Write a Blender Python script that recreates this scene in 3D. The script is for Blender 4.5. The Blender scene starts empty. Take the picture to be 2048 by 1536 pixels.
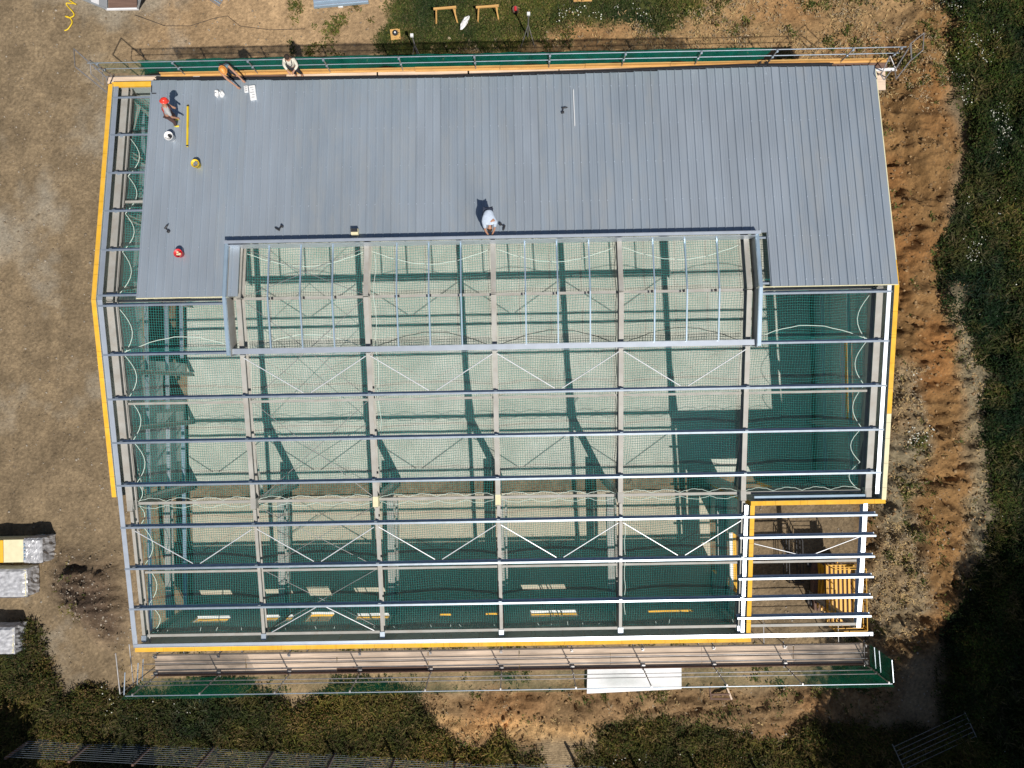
import bpy, math, random
import numpy as np
from mathutils import Vector, Matrix
from mathutils.geometry import intersect_point_line

# ---------------------------------------------------------------- camera, sky, sun
S = bpy.context.scene
COL = S.collection
cam_d = bpy.data.cameras.new('camera'); cam = bpy.data.objects.new('camera', cam_d); COL.objects.link(cam)
cam.location = (15.77536, -3.71509, 34.96320); cam.rotation_euler = (0.00559, 0.00424, -0.01793)
cam_d.sensor_width = 36.0; cam_d.lens = 36.0 * 1422.0 / 2048.0
cam_d.clip_start = 0.5; cam_d.clip_end = 1500.0
S.camera = cam
SA, SB = 0.27, 0.564                       # shadow shift per metre of height: west, north
sun_dir = Vector((SA, -SB, 1.0)).normalized()
W = bpy.data.worlds.new('World'); S.world = W; W.use_nodes = True
nt = W.node_tree
sky = nt.nodes.new('ShaderNodeTexSky'); sky.sky_type = 'NISHITA'; sky.sun_disc = False
sky.sun_elevation = math.asin(sun_dir.z)
sky.sun_rotation = math.atan2(sun_dir.x, sun_dir.y)
nt.links.new(sky.outputs[0], nt.nodes['Background'].inputs[0])
nt.nodes['Background'].inputs[1].default_value = 0.05
sl = bpy.data.lights.new('sun', 'SUN'); sl.energy = 4.3; sl.angle = math.radians(0.5); sl.color = (1.0, 0.955, 0.88)
sun = bpy.data.objects.new('sun', sl); COL.objects.link(sun)
sun.rotation_euler = sun_dir.to_track_quat('Z', 'Y').to_euler()
S.view_settings.view_transform = 'Standard'; S.view_settings.look = 'None'
S.view_settings.exposure = 0.10; S.view_settings.gamma = 1.0
S.render.engine = 'CYCLES'
S.cycles.transparent_max_bounces = 16
S.cycles.max_bounces = 6

# ---------------------------------------------------------------- materials
def ramp(n, stops):
    cr = n.color_ramp
    while len(cr.elements) > 1: cr.elements.remove(cr.elements[-1])
    cr.elements[0].position = stops[0][0]; cr.elements[0].color = (*stops[0][1], 1)
    for p_, c in stops[1:]:
        e = cr.elements.new(p_); e.color = (*c, 1)

def mat(name, col, rough=0.6, metal=0.0, var=0.12, scale=4.0, bump=0.0, bscale=30.0, spec=0.5, stretch=None, dirt=None, dirt_amt=0.35, dirt_scale=1.2):
    m = bpy.data.materials.new(name); m.use_nodes = True
    t = m.node_tree; b = t.nodes['Principled BSDF']
    b.inputs['Roughness'].default_value = rough; b.inputs['Metallic'].default_value = metal
    b.inputs['Specular IOR Level'].default_value = spec
    tc = t.nodes.new('ShaderNodeTexCoord'); src = tc.outputs['Object']
    if stretch:
        mp = t.nodes.new('ShaderNodeMapping'); mp.inputs['Scale'].default_value = stretch
        t.links.new(src, mp.inputs[0]); src = mp.outputs[0]
    n = t.nodes.new('ShaderNodeTexNoise'); n.inputs['Scale'].default_value = scale; n.inputs['Detail'].default_value = 5
    t.links.new(src, n.inputs['Vector'])
    r = t.nodes.new('ShaderNodeValToRGB')
    lo = tuple(max(0, c * (1 - var)) for c in col); hi = tuple(min(1, c * (1 + var)) for c in col)
    ramp(r, [(0.3, lo), (0.7, hi)])
    t.links.new(n.outputs['Fac'], r.inputs['Fac'])
    out = r.outputs['Color']
    if dirt:
        n2 = t.nodes.new('ShaderNodeTexNoise'); n2.inputs['Scale'].default_value = dirt_scale; n2.inputs['Detail'].default_value = 8; n2.inputs['Roughness'].default_value = 0.7
        t.links.new(src, n2.inputs['Vector'])
        r2 = t.nodes.new('ShaderNodeValToRGB'); ramp(r2, [(0.45, (0, 0, 0)), (0.75, (1, 1, 1))])
        t.links.new(n2.outputs['Fac'], r2.inputs['Fac'])
        mu = t.nodes.new('ShaderNodeMath'); mu.operation = 'MULTIPLY'; mu.inputs[1].default_value = dirt_amt
        t.links.new(r2.outputs['Color'], mu.inputs[0])
        mx = t.nodes.new('ShaderNodeMix'); mx.data_type = 'RGBA'
        t.links.new(mu.outputs[0], mx.inputs['Factor']); t.links.new(out, mx.inputs['A']); mx.inputs['B'].default_value = (*dirt, 1)
        out = mx.outputs['Result']
    t.links.new(out, b.inputs['Base Color'])
    if bump:
        n3 = t.nodes.new('ShaderNodeTexNoise'); n3.inputs['Scale'].default_value = bscale; n3.inputs['Detail'].default_value = 4
        t.links.new(src, n3.inputs['Vector'])
        bp = t.nodes.new('ShaderNodeBump'); bp.inputs['Strength'].default_value = bump; bp.inputs['Distance'].default_value = 0.02
        t.links.new(n3.outputs['Fac'], bp.inputs['Height']); t.links.new(bp.outputs[0], b.inputs['Normal'])
    return m

def attr_mat(name, attr='col', rough=0.9, spec=0.2, noise=0.35, nscale=12.0, bump=0.6, bscale=9.0, transl=0.0):
    m = bpy.data.materials.new(name); m.use_nodes = True
    t = m.node_tree; b = t.nodes['Principled BSDF']
    b.inputs['Roughness'].default_value = rough; b.inputs['Specular IOR Level'].default_value = spec
    a = t.nodes.new('ShaderNodeVertexColor'); a.layer_name = attr
    tc = t.nodes.new('ShaderNodeTexCoord')
    out = a.outputs['Color']
    if noise:
        n = t.nodes.new('ShaderNodeTexNoise'); n.inputs['Scale'].default_value = nscale; n.inputs['Detail'].default_value = 9; n.inputs['Roughness'].default_value = 0.75
        t.links.new(tc.outputs['Object'], n.inputs['Vector'])
        r = t.nodes.new('ShaderNodeValToRGB'); ramp(r, [(0.28, (1 - noise,) * 3), (0.55, (1, 1, 1)), (0.78, (1 + noise,) * 3)])
        t.links.new(n.outputs['Fac'], r.inputs['Fac'])
        mx = t.nodes.new('ShaderNodeMix'); mx.data_type = 'RGBA'; mx.blend_type = 'MULTIPLY'; mx.inputs['Factor'].default_value = 1
        t.links.new(out, mx.inputs['A']); t.links.new(r.outputs['Color'], mx.inputs['B']); out = mx.outputs['Result']
    t.links.new(out, b.inputs['Base Color'])
    if bump:
        n3 = t.nodes.new('ShaderNodeTexNoise'); n3.inputs['Scale'].default_value = bscale; n3.inputs['Detail'].default_value = 10; n3.inputs['Roughness'].default_value = 0.7
        t.links.new(tc.outputs['Object'], n3.inputs['Vector'])
        bp = t.nodes.new('ShaderNodeBump'); bp.inputs['Strength'].default_value = bump; bp.inputs['Distance'].default_value = 0.09
        t.links.new(n3.outputs['Fac'], bp.inputs['Height']); t.links.new(bp.outputs[0], b.inputs['Normal'])
    return m

def net_mat(name, col, cover, folds=0.15, fscale=1.5):
    """fine woven netting: part of the light goes straight through the holes"""
    m = bpy.data.materials.new(name); m.use_nodes = True
    t = m.node_tree; t.nodes.remove(t.nodes['Principled BSDF'])
    d = t.nodes.new('ShaderNodeBsdfDiffuse'); d.inputs['Color'].default_value = (*col, 1)
    tr = t.nodes.new('ShaderNodeBsdfTransparent'); mx = t.nodes.new('ShaderNodeMixShader')
    tl = t.nodes.new('ShaderNodeBsdfTranslucent'); tl.inputs['Color'].default_value = (*col, 1)
    mm = t.nodes.new('ShaderNodeMixShader'); mm.inputs[0].default_value = 0.35
    t.links.new(d.outputs[0], mm.inputs[1]); t.links.new(tl.outputs[0], mm.inputs[2])
    tc = t.nodes.new('ShaderNodeTexCoord')
    n = t.nodes.new('ShaderNodeTexNoise'); n.inputs['Scale'].default_value = fscale; n.inputs['Detail'].default_value = 6
    t.links.new(tc.outputs['Object'], n.inputs['Vector'])
    mr = t.nodes.new('ShaderNodeMapRange'); mr.inputs['From Min'].default_value = 0.3; mr.inputs['From Max'].default_value = 0.7
    mr.inputs['To Min'].default_value = max(0, cover - folds); mr.inputs['To Max'].default_value = min(1, cover + folds)
    t.links.new(n.outputs['Fac'], mr.inputs['Value'])
    t.links.new(mr.outputs[0], mx.inputs[0]); t.links.new(tr.outputs[0], mx.inputs[1]); t.links.new(mm.outputs[0], mx.inputs[2])
    t.links.new(mx.outputs[0], t.nodes['Material Output'].inputs[0])
    return m

M = {}
M['steel'] = mat('primed_grey_steel', (0.37, 0.36, 0.33), 0.55, 0.0, 0.12, 1.5, dirt=(0.27, 0.2, 0.14), dirt_amt=0.45, dirt_scale=2.5)
M['galv'] = mat('galvanised_steel', (0.56, 0.64, 0.72), 0.36, 0.75, 0.10, 5.0, dirt=(0.42, 0.48, 0.54), dirt_amt=0.4)
M['galv_white'] = mat('bright_galvanised_flashing', (0.66, 0.72, 0.80), 0.38, 0.7, 0.06, 3.0)
M['tube'] = mat('scaffold_tube_steel', (0.36, 0.35, 0.35), 0.45, 0.5, 0.2, 6.0, dirt=(0.2, 0.13, 0.09), dirt_amt=0.5)
M['blueflash'] = mat('blue_grey_flashing', (0.30, 0.40, 0.50), 0.35, 0.2, 0.08, 2.0)
M['roof'] = mat('blue_grey_coated_roof_sheet', (0.375, 0.435, 0.50), 0.38, 0.38, 0.10, 0.7, stretch=(1.2, 0.25, 1), dirt=(0.50, 0.50, 0.48), dirt_amt=0.5, dirt_scale=1.7)
M['roof2'] = mat('blue_grey_coated_roof_sheet_b', (0.39, 0.445, 0.508), 0.39, 0.37, 0.10, 0.9, stretch=(1.2, 0.25, 1), dirt=(0.42, 0.44, 0.46), dirt_amt=0.3, dirt_scale=2.1)
M['darkgutter'] = mat('dark_gutter', (0.03, 0.032, 0.04), 0.5)
M['foam'] = mat('yellow_foam_panel_edge', (0.82, 0.45, 0.03), 0.8, var=0.16, scale=3, bump=0.3, dirt=(0.55, 0.34, 0.10), dirt_amt=0.6, dirt_scale=1.5)
M['cream'] = mat('cream_foam_edge', (0.75, 0.69, 0.45), 0.8, var=0.08)
M['panel_in'] = mat('pale_grey_panel_face', (0.40, 0.45, 0.43), 0.5, var=0.06)
M['panel_out'] = mat('grey_panel_face', (0.32, 0.34, 0.36), 0.45, var=0.06)
M['win'] = mat('window_frame_white', (0.75, 0.75, 0.73), 0.4, var=0.04)
M['black'] = mat('black_plastic', (0.025, 0.025, 0.03), 0.5)
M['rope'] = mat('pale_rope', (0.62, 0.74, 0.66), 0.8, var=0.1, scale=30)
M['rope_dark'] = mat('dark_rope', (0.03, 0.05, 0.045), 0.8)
M['rod'] = mat('bracing_rod_galvanised', (0.75, 0.76, 0.78), 0.35, 0.3)
M['wood'] = mat('weathered_scaffold_timber', (0.70, 0.54, 0.41), 0.8, var=0.18, scale=3, stretch=(0.4, 6, 6), bump=0.3, dirt=(0.70, 0.58, 0.48), dirt_amt=0.5)
M['wood_new'] = mat('fresh_sawn_timber', (0.62, 0.36, 0.12), 0.75, var=0.2, scale=3, stretch=(0.6, 6, 6), bump=0.2)
M['wood_dark'] = mat('old_brown_timber', (0.16, 0.095, 0.07), 0.85, var=0.25, scale=3, stretch=(0.4, 6, 6), bump=0.3)
M['cord'] = mat('green_net_cord', (0.035, 0.33, 0.30), 0.8, var=0.1)
M['liner'] = net_mat('fine_green_liner', (0.03, 0.30, 0.27), 0.02, 0.01)
M['debris'] = net_mat('green_debris_netting', (0.008, 0.20, 0.14), 0.66, 0.2, 2.5)
M['debris_mid'] = net_mat('half_clear_debris_netting', (0.01, 0.17, 0.09), 0.5, 0.3, 0.9)
M['debris_thin'] = net_mat('thin_green_debris_netting', (0.01, 0.20, 0.11), 0.22, 0.22, 0.55)
M['skin'] = mat('skin', (0.42, 0.22, 0.14), 0.55, var=0.08)
M['slab'] = mat('floated_concrete_slab', (0.475, 0.485, 0.415), 0.75, var=0.12, scale=0.7, bump=0.05, bscale=20, dirt=(0.66, 0.66, 0.61), dirt_amt=0.8, dirt_scale=0.22)
M['slab_new'] = mat('cream_concrete_slab', (0.52, 0.46, 0.35), 0.8, var=0.07, scale=0.8, bump=0.05, dirt=(0.36, 0.30, 0.22), dirt_amt=0.4, dirt_scale=0.5)
M['white'] = mat('white_plastic', (0.78, 0.78, 0.78), 0.45, var=0.03)
M['whitesheet'] = mat('white_panel_sheet', (0.80, 0.80, 0.82), 0.5, var=0.04, dirt=(0.6, 0.58, 0.55), dirt_amt=0.3)
M['yellow'] = mat('yellow_paint', (0.80, 0.42, 0.02), 0.4, var=0.1, dirt=(0.3, 0.16, 0.03), dirt_amt=0.5, dirt_scale=4)
M['yellowp'] = mat('yellow_plastic', (0.75, 0.52, 0.02), 0.5)
M['redp'] = mat('red_plastic', (0.62, 0.03, 0.04), 0.45)

# ---------------------------------------------------------------- mesh helpers
class MB:
    def __init__(s): s.v = []; s.f = []
    def add(s, v, f):
        o = len(s.v); s.v += [tuple(x) for x in v]; s.f += [tuple(i + o for i in q) for q in f]; return s
    def box(s, x0, x1, y0, y1, z0, z1):
        v = [(x0,y0,z0),(x1,y0,z0),(x1,y1,z0),(x0,y1,z0),(x0,y0,z1),(x1,y0,z1),(x1,y1,z1),(x0,y1,z1)]
        return s.add(v, [(3,2,1,0),(4,5,6,7),(0,1,5,4),(1,2,6,5),(2,3,7,6),(3,0,4,7)])
    def beam(s, a, b, w, h, up=(0, 0, 1), off=(0, 0)):
        """rectangular bar from a to b, w across, h along up; off shifts the section"""
        a = Vector(a); b = Vector(b); d = (b - a).normalized(); u = Vector(up)
        sd = d.cross(u).normalized(); u = sd.cross(d).normalized()
        v = []
        for q in (a, b):
            for i, j in ((-1,-1),(1,-1),(1,1),(-1,1)):
                v.append(q + sd * (i * w / 2 + off[0]) + u * (j * h / 2 + off[1]))
        return s.add(v, [(3,2,1,0),(4,5,6,7),(0,1,5,4),(1,2,6,5),(2,3,7,6),(3,0,4,7)])
    def ibeam(s, a, b, w=0.18, h=0.4, tf=0.014, tw=0.01, up=(0, 0, 1)):
        s.beam(a, b, w, tf, up, (0, h / 2 - tf / 2)); s.beam(a, b, w, tf, up, (0, -h / 2 + tf / 2)); s.beam(a, b, tw, h - 2 * tf - 0.001, up)
        return s
    def tube(s, pts, r, n=6, caps=True, closed=False):
        pts = [Vector(p) for p in pts]; N = len(pts); rs = r if isinstance(r, (list, tuple)) else [r] * N
        o = len(s.v); prev = None
        for i, p_ in enumerate(pts):
            d = (pts[min(i + 1, N - 1)] - pts[max(i - 1, 0)])
            if d.length < 1e-9: d = Vector((0, 0, 1))
            d.normalize()
            if prev is None:
                u = Vector((0, 0, 1)) if abs(d.z) < 0.9 else Vector((1, 0, 0))
            else: u = prev
            sd = d.cross(u)
            if sd.length < 1e-6: sd = d.cross(Vector((1, 0, 0.1)))
            sd.normalize(); u = sd.cross(d).normalized(); prev = u
            for k in range(n):
                a = 2 * math.pi * k / n
                s.v.append(tuple(p_ + (sd * math.cos(a) + u * math.sin(a)) * rs[i]))
        for i in range(N - 1):
            for k in range(n):
                s.f.append((o + i*n + k, o + i*n + (k+1) % n, o + (i+1)*n + (k+1) % n, o + (i+1)*n + k))
        if caps:
            s.f.append(tuple(o + k for k in range(n))[::-1]); s.f.append(tuple(o + (N-1)*n + k for k in range(n)))
        return s
    def lathe(s, c, prof, n=16, cap_top=False, cap_bot=False, axis=None):
        """prof = [(r, z)] about the vertical through c"""
        o = len(s.v); c = Vector(c)
        R = Vector(axis).normalized().to_track_quat('Z', 'Y').to_matrix() if axis is not None else Matrix.Identity(3)
        for r, z in prof:
            for k in range(n):
                a = 2 * math.pi * k / n; s.v.append(tuple(c + R @ Vector((r * math.cos(a), r * math.sin(a), z))))
        for i in range(len(prof) - 1):
            for k in range(n): s.f.append((o+i*n+k, o+i*n+(k+1)%n, o+(i+1)*n+(k+1)%n, o+(i+1)*n+k))
        if cap_bot: s.f.append(tuple(o + k for k in range(n))[::-1])
        if cap_top: s.f.append(tuple(o + (len(prof)-1)*n + k for k in range(n)))
        return s
    def ball(s, c, r, n=10, m=7, q=None):
        r = (r, r, r) if not isinstance(r, (tuple, list)) else r
        o = len(s.v); c = Vector(c)
        for i in range(m + 1):
            t = math.pi * i / m
            for k in range(n):
                a = 2 * math.pi * k / n
                w = Vector((r[0]*math.sin(t)*math.cos(a), r[1]*math.sin(t)*math.sin(a), -r[2]*math.cos(t)))
                if q is not None: w = q @ w
                s.v.append(tuple(c + w))
        for i in range(m):
            for k in range(n): s.f.append((o+i*n+k, o+i*n+(k+1)%n, o+(i+1)*n+(k+1)%n, o+(i+1)*n+k))
        return s
    def build(s, name, m, parent=None, smooth=False, bevel=0):
        me = bpy.data.meshes.new(name); me.from_pydata(s.v, [], s.f); me.materials.append(m)
        if smooth:
            for p_ in me.polygons: p_.use_smooth = True
        me.update()
        return link(name, me, parent, bevel)
def link(name, me, parent=None, bevel=0):
    o = bpy.data.objects.new(name, me); COL.objects.link(o)
    if parent is not None: o.parent = parent
    if bevel:
        b = o.modifiers.new('bevel', 'BEVEL'); b.width = bevel; b.segments = 2; b.limit_method = 'ANGLE'
    return o
def tag(o, label=None, cat=None, group=None, kind=None):
    if label: o['label'] = label
    if cat: o['category'] = cat
    if group: o['group'] = group
    if kind: o['kind'] = kind
    return o
def thing(name, label, cat, loc=(0, 0, 0), group=None, rz=0.0):
    o = bpy.data.objects.new(name, None); COL.objects.link(o); o.location = loc; o.rotation_euler = (0, 0, rz)
    o.empty_display_size = 0.3
    return tag(o, label, cat, group)

def vnoise(shape, cells, rng):
    """smooth value noise on a grid"""
    gy, gx = cells; g = rng.random((gy + 2, gx + 2))
    y = np.linspace(0, gy, shape[0], endpoint=False); x = np.linspace(0, gx, shape[1], endpoint=False)
    yi = y.astype(int); xi = x.astype(int); fy = y - yi; fx = x - xi
    fy = fy*fy*(3-2*fy); fx = fx*fx*(3-2*fx); fy = fy[:, None]; fx = fx[None, :]
    a = g[np.ix_(yi, xi)]; b = g[np.ix_(yi, xi+1)]; c = g[np.ix_(yi+1, xi)]; d = g[np.ix_(yi+1, xi+1)]
    return (a*(1-fx)+b*fx)*(1-fy) + (c*(1-fx)+d*fx)*fy - 0.5
def fbm(shape, base, octs, rng, gain=0.5):
    out = np.zeros(shape); amp = 1.0
    for i in range(octs):
        out += amp * vnoise(shape, (int(base[0]*2**i), int(base[1]*2**i)), rng); amp *= gain
    return out
def np_mesh(name, V, Fq, m, col=None, parent=None, smooth=False):
    """V (n,3), Fq (m,k) face indices, col (n,3) per-vertex colour"""
    me = bpy.data.meshes.new(name); k = Fq.shape[1]
    me.vertices.add(len(V)); me.vertices.foreach_set('co', np.asarray(V, np.float32).ravel())
    me.loops.add(Fq.size); me.loops.foreach_set('vertex_index', Fq.astype(np.int32).ravel())
    me.polygons.add(len(Fq)); me.polygons.foreach_set('loop_start', np.arange(0, Fq.size, k, dtype=np.int32))
    if smooth: me.polygons.foreach_set('use_smooth', np.ones(len(Fq), bool))
    me.update(calc_edges=True); me.validate()
    if col is not None:
        a = me.color_attributes.new('col', 'FLOAT_COLOR', 'POINT')
        c4 = np.ones((len(V), 4), np.float32); c4[:, :3] = col; a.data.foreach_set('color', c4.ravel())
    me.materials.append(m)
    return link(name, me, parent)

# ================================================================ THE GROUND
rng = np.random.default_rng(7); random.seed(5)
def axis(a, b, step, far):
    mid = np.arange(a, b + step / 2, step); g = [1.0]
    while sum(g) < far: g.append(g[-1] * 1.5)
    c = np.cumsum(g)
    return np.concatenate([(a - c)[::-1], mid, b + c]), len(c)
XA, XB, YA, YB, ST = -12.0, 44.0, -25.5, 18.5, 0.11
gx, nxo = axis(XA, XB, ST, 400); gy, nyo = axis(YA, YB, ST, 400)
fx = gx[nxo:-nxo]; fy = gy[nyo:-nyo]; SH = (len(fy), len(fx))
warpx = fbm(SH, (16, 20), 5, rng, 0.6) * 1.5; warpy = fbm(SH, (16, 20), 5, rng, 0.6) * 1.5
GX, GY = np.meshgrid(fx, fy)
def pip(poly, X, Y):
    ins = np.zeros(X.shape, bool); n = len(poly)
    for i in range(n):
        x0, y0 = poly[i]; x1, y1 = poly[(i + 1) % n]
        if y0 == y1: continue
        c = ((y0 > Y) != (y1 > Y)) & (X < (x1 - x0) * (Y - y0) / (y1 - y0) + x0); ins ^= c
    return ins
def blur(a, r):
    for ax in (0, 1):
        c = np.cumsum(np.concatenate([np.repeat(np.take(a, [0], ax), r + 1, ax), a, np.repeat(np.take(a, [-1], ax), r, ax)], ax), ax)
        n = a.shape[ax]
        a = (np.take(c, np.arange(2*r+1, 2*r+1+n), ax) - np.take(c, np.arange(0, n), ax)) / (2*r+1)
    return a
def mask(poly, r=3, w=1.0): return blur(pip(poly, GX + warpx * w, GY + warpy * w).astype(float), r)
Z = {}
Z['sand'] = mask([(-3.63,17.80),(11.46,17.49),(10.41,13.80),(12.85,11.77),(-3.71,12.10),(-1.20,14.28)], 9)
Z['grass_n'] = mask([(10.23,17.52),(23.55,17.25),(25.22,14.74),(22.50,14.00),(17.32,13.54),(14.84,13.09),(11.14,12.80),(9.68,14.06)], 2)
Z['strip_n'] = mask([(10.89,13.05),(15.34,13.45),(17.82,13.85),(23.00,14.29),(25.76,17.20),(37.07,16.97),(37.41,10.06),(7.91,11.62)], 4, 0.6)
Z['clods'] = mask([(33.53,12.10),(37.05,16.48),(37.48,13.50),(36.96,11.79),(37.48,7.59),(36.77,3.18),(37.31,-0.27),(38.07,-4.70),(38.24,-8.38),(37.64,-13.27),(35.61,-16.90),(32.91,-17.83),(32.10,-9.50),(34.16,-4.63),(33.33,2.75)], 3, 0.45)
Z['verge'] = mask([(34.07,-2.92),(35.29,-3.18),(35.70,-7.11),(35.15,-9.80),(35.30,-14.45),(33.41,-16.86),(32.81,-16.37),(33.08,-9.52),(33.77,-5.85)], 3, 0.5)
Z['bank_e'] = mask([(36.85,1.21),(37.83,1.19),(38.58,-3.73),(38.58,-9.61),(38.01,-13.27),(37.03,-13.26),(37.63,-8.37),(37.24,-3.71)], 3, 0.5)
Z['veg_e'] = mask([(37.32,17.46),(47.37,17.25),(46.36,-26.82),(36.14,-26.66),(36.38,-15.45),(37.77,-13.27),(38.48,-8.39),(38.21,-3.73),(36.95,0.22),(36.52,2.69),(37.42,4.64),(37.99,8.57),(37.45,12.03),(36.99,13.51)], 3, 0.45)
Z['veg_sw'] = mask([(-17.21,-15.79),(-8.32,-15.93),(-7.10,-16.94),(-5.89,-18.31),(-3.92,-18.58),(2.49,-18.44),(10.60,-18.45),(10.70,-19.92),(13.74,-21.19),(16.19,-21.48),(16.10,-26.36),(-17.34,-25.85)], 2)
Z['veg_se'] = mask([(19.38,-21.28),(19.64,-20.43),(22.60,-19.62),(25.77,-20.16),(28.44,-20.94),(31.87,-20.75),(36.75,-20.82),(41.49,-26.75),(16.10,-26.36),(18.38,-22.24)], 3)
Z['earth_s'] = mask([(10.60,-18.40),(19.68,-18.40),(31.92,-18.06),(34.39,-16.88),(34.32,-20.05),(28.44,-20.94),(25.77,-20.16),(22.60,-19.62),(19.39,-20.79),(16.19,-21.35),(13.75,-21.07),(10.82,-19.92)], 3, 0.7)
Z['bare_s'] = mask([(11.07,-19.56),(19.40,-20.43),(19.51,-20.92),(17.91,-21.26),(14.73,-20.96),(11.56,-19.93)], 2, 0.5)
Z['heap'] = mask([(-7.40,-12.02),(-5.29,-11.44),(-3.27,-11.60),(-3.00,-14.79),(-3.88,-16.25),(-5.60,-15.49),(-7.06,-14.11)], 5)
Z['heap_core'] = mask([(-6.55,-13.26),(-4.82,-12.92),(-3.72,-13.80),(-3.99,-15.02),(-5.59,-15.00)], 4)
Z['scaf_s'] = mask([(-3.63,-16.01),(33.43,-16.13),(33.62,-18.58),(-3.67,-18.46)], 3, 0.4)
Z['path_s'] = mask([(16.81,-21.00),(19.02,-21.15),(19.47,-22.99),(19.53,-26.41),(16.10,-26.36),(16.54,-22.46)], 3, 0.5)
big = fbm(SH, (8, 10), 6, rng, 0.6); med = fbm(SH, (60, 76), 3, rng, 0.6); fine = rng.random(SH) - 0.5
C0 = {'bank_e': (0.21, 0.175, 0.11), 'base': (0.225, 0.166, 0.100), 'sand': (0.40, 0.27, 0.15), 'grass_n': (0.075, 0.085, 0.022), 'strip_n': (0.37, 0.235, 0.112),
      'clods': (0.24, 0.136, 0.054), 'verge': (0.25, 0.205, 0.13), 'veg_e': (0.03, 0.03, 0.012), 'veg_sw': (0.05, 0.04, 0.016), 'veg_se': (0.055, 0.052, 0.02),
      'earth_s': (0.26, 0.165, 0.082), 'bare_s': (0.56, 0.35, 0.16), 'heap': (0.12, 0.082, 0.054), 'heap_core': (0.075, 0.052, 0.038), 'scaf_s': (0.33, 0.235, 0.13), 'path_s': (0.30, 0.22, 0.13)}
colr = np.ones(SH + (3,)) * np.array(C0['base'])
for k in ('sand', 'strip_n', 'grass_n', 'clods', 'verge', 'veg_e', 'bank_e', 'scaf_s', 'earth_s', 'veg_sw', 'veg_se', 'bare_s', 'path_s', 'heap', 'heap_core'):
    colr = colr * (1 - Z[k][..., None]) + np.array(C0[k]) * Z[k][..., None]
# colour grain that belongs to the soil: paler dry patches, redder clay patches
dry = np.clip(big * 1.6, -0.5, 0.6)[..., None]
colr = colr * (1 + 0.22 * dry) * (1 + 0.35 * med[..., None]) * (1 + 0.35 * fine[..., None])
red = np.clip(vnoise(SH, (22, 28), rng) * 2, 0, 1)[..., None] * (Z['clods'] + Z['strip_n'] + Z['earth_s']).clip(0, 1)[..., None]
colr = colr * (1 - 0.22 * red * np.array([-0.4, 0.5, 1.2]))
pale = np.clip(fbm(SH, (9, 12), 6, rng, 0.62) * 2.4 - 0.55, 0, 1)[..., None] * ((GX < 0.5)[..., None])
colr = colr * (1 - pale * 0.6) + np.array([0.40, 0.36, 0.29]) * pale * 0.6
H = med * 0.03 + fine * 0.012 + big * 0.05
rough = (Z['clods'] * 1.0 + Z['earth_s'] * 0.75 + Z['heap'] * 1.0 + Z['strip_n'] * 0.35 + Z['verge'] * 0.5).clip(0, 1)
ridged = 0.5 - np.abs(fbm(SH, (36, 22), 4, rng, 0.6))
wob = fbm(SH, (12, 14), 3, rng, .5)
iy = np.clip((np.arange(SH[0])[:, None] + wob * 60 + np.arange(SH[1])[None] * .25).astype(int), 0, SH[0] - 1)
track = fbm(SH, (95, 46), 4, rng, 0.6)[iy, np.arange(SH[1])[None]]                         # digger tooth marks run across the bank
H += rough * ((ridged - 0.3) * 0.75 + med * 0.38 + track * 0.42 + fine * 0.04)
H += blur(Z['clods'], 10) * 0.55 + blur(Z['heap'], 8) * 0.8 + blur(Z['heap_core'], 5) * 0.7 + Z['veg_e'] * 0.25 + Z['veg_sw'] * 0.15
H += Z['veg_e'] * med * 0.3
# machine tracks pressed into the yard on the left
for k, (x0, amp, ph) in enumerate([(-2.6, 0.35, 0.3), (-4.4, 0.4, 0.3), (-7.4, 0.7, 1.2), (-9.2, 0.7, 1.2)]):
    d = np.abs(GX - (x0 + amp * np.sin(GY * 0.16 + ph))); g = np.exp(-(d / 0.22) ** 2)
    H -= 0.05 * g; colr *= (1 + 0.16 * g[..., None] * (0.5 + np.sin(GY * 9)[..., None] * .25))
inside = ((GX > -0.9) & (GX < 31.0) & (GY > -14.9) & (GY < 9.6)); inb = blur(inside.astype(float), 4)
under = ((GX > 25.6) & (GY < -8.8)); inb = inb * (1 - 0.75 * blur(under.astype(float), 3))
H = H * (1 - inb) - 0.06 * inb
colr = colr * (1 - 0.5 * inb[..., None]) + np.array([0.28, 0.20, 0.125]) * (1 + 0.5 * med[..., None]) * 0.5 * inb[..., None]
# spread onto the whole sheet
NY, NX = len(gy), len(gx)
FH = np.pad(H, ((nyo, nyo), (nxo, nxo)), mode='edge'); FC = np.pad(colr, ((nyo, nyo), (nxo, nxo), (0, 0)), mode='edge')
VX, VY = np.meshgrid(gx, gy); V = np.stack([VX, VY, FH], -1).reshape(-1, 3)
ii = np.arange(NY * NX).reshape(NY, NX)
Fq = np.stack([ii[:-1, :-1], ii[:-1, 1:], ii[1:, 1:], ii[1:, :-1]], -1).reshape(-1, 4)
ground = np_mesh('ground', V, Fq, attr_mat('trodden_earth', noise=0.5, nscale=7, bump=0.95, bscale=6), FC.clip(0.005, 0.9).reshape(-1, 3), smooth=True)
tag(ground, 'brown and sandy site earth, trodden and dug, with weedy margins', None, kind='structure')
def hz(x, y):
    i = int(round((y - YA) / ST)); j = int(round((x - XA) / ST))
    if 0 <= i < SH[0] and 0 <= j < SH[1]: return float(H[i, j])
    return 0.0
def sample(maskarr, n, seed):
    r = np.random.default_rng(seed); w = maskarr.ravel().clip(0, None); w = w / w.sum()
    idx = r.choice(len(w), n, p=w); y = fy[idx // SH[1]] + (r.random(n) - .5) * ST; x = fx[idx % SH[1]] + (r.random(n) - .5) * ST
    return x, y, H.ravel()[idx]
out = 1 - pip([(-0.7, -14.7), (30.9, -14.7), (30.9, 9.4), (-0.7, 9.4)], GX, GY)

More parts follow.
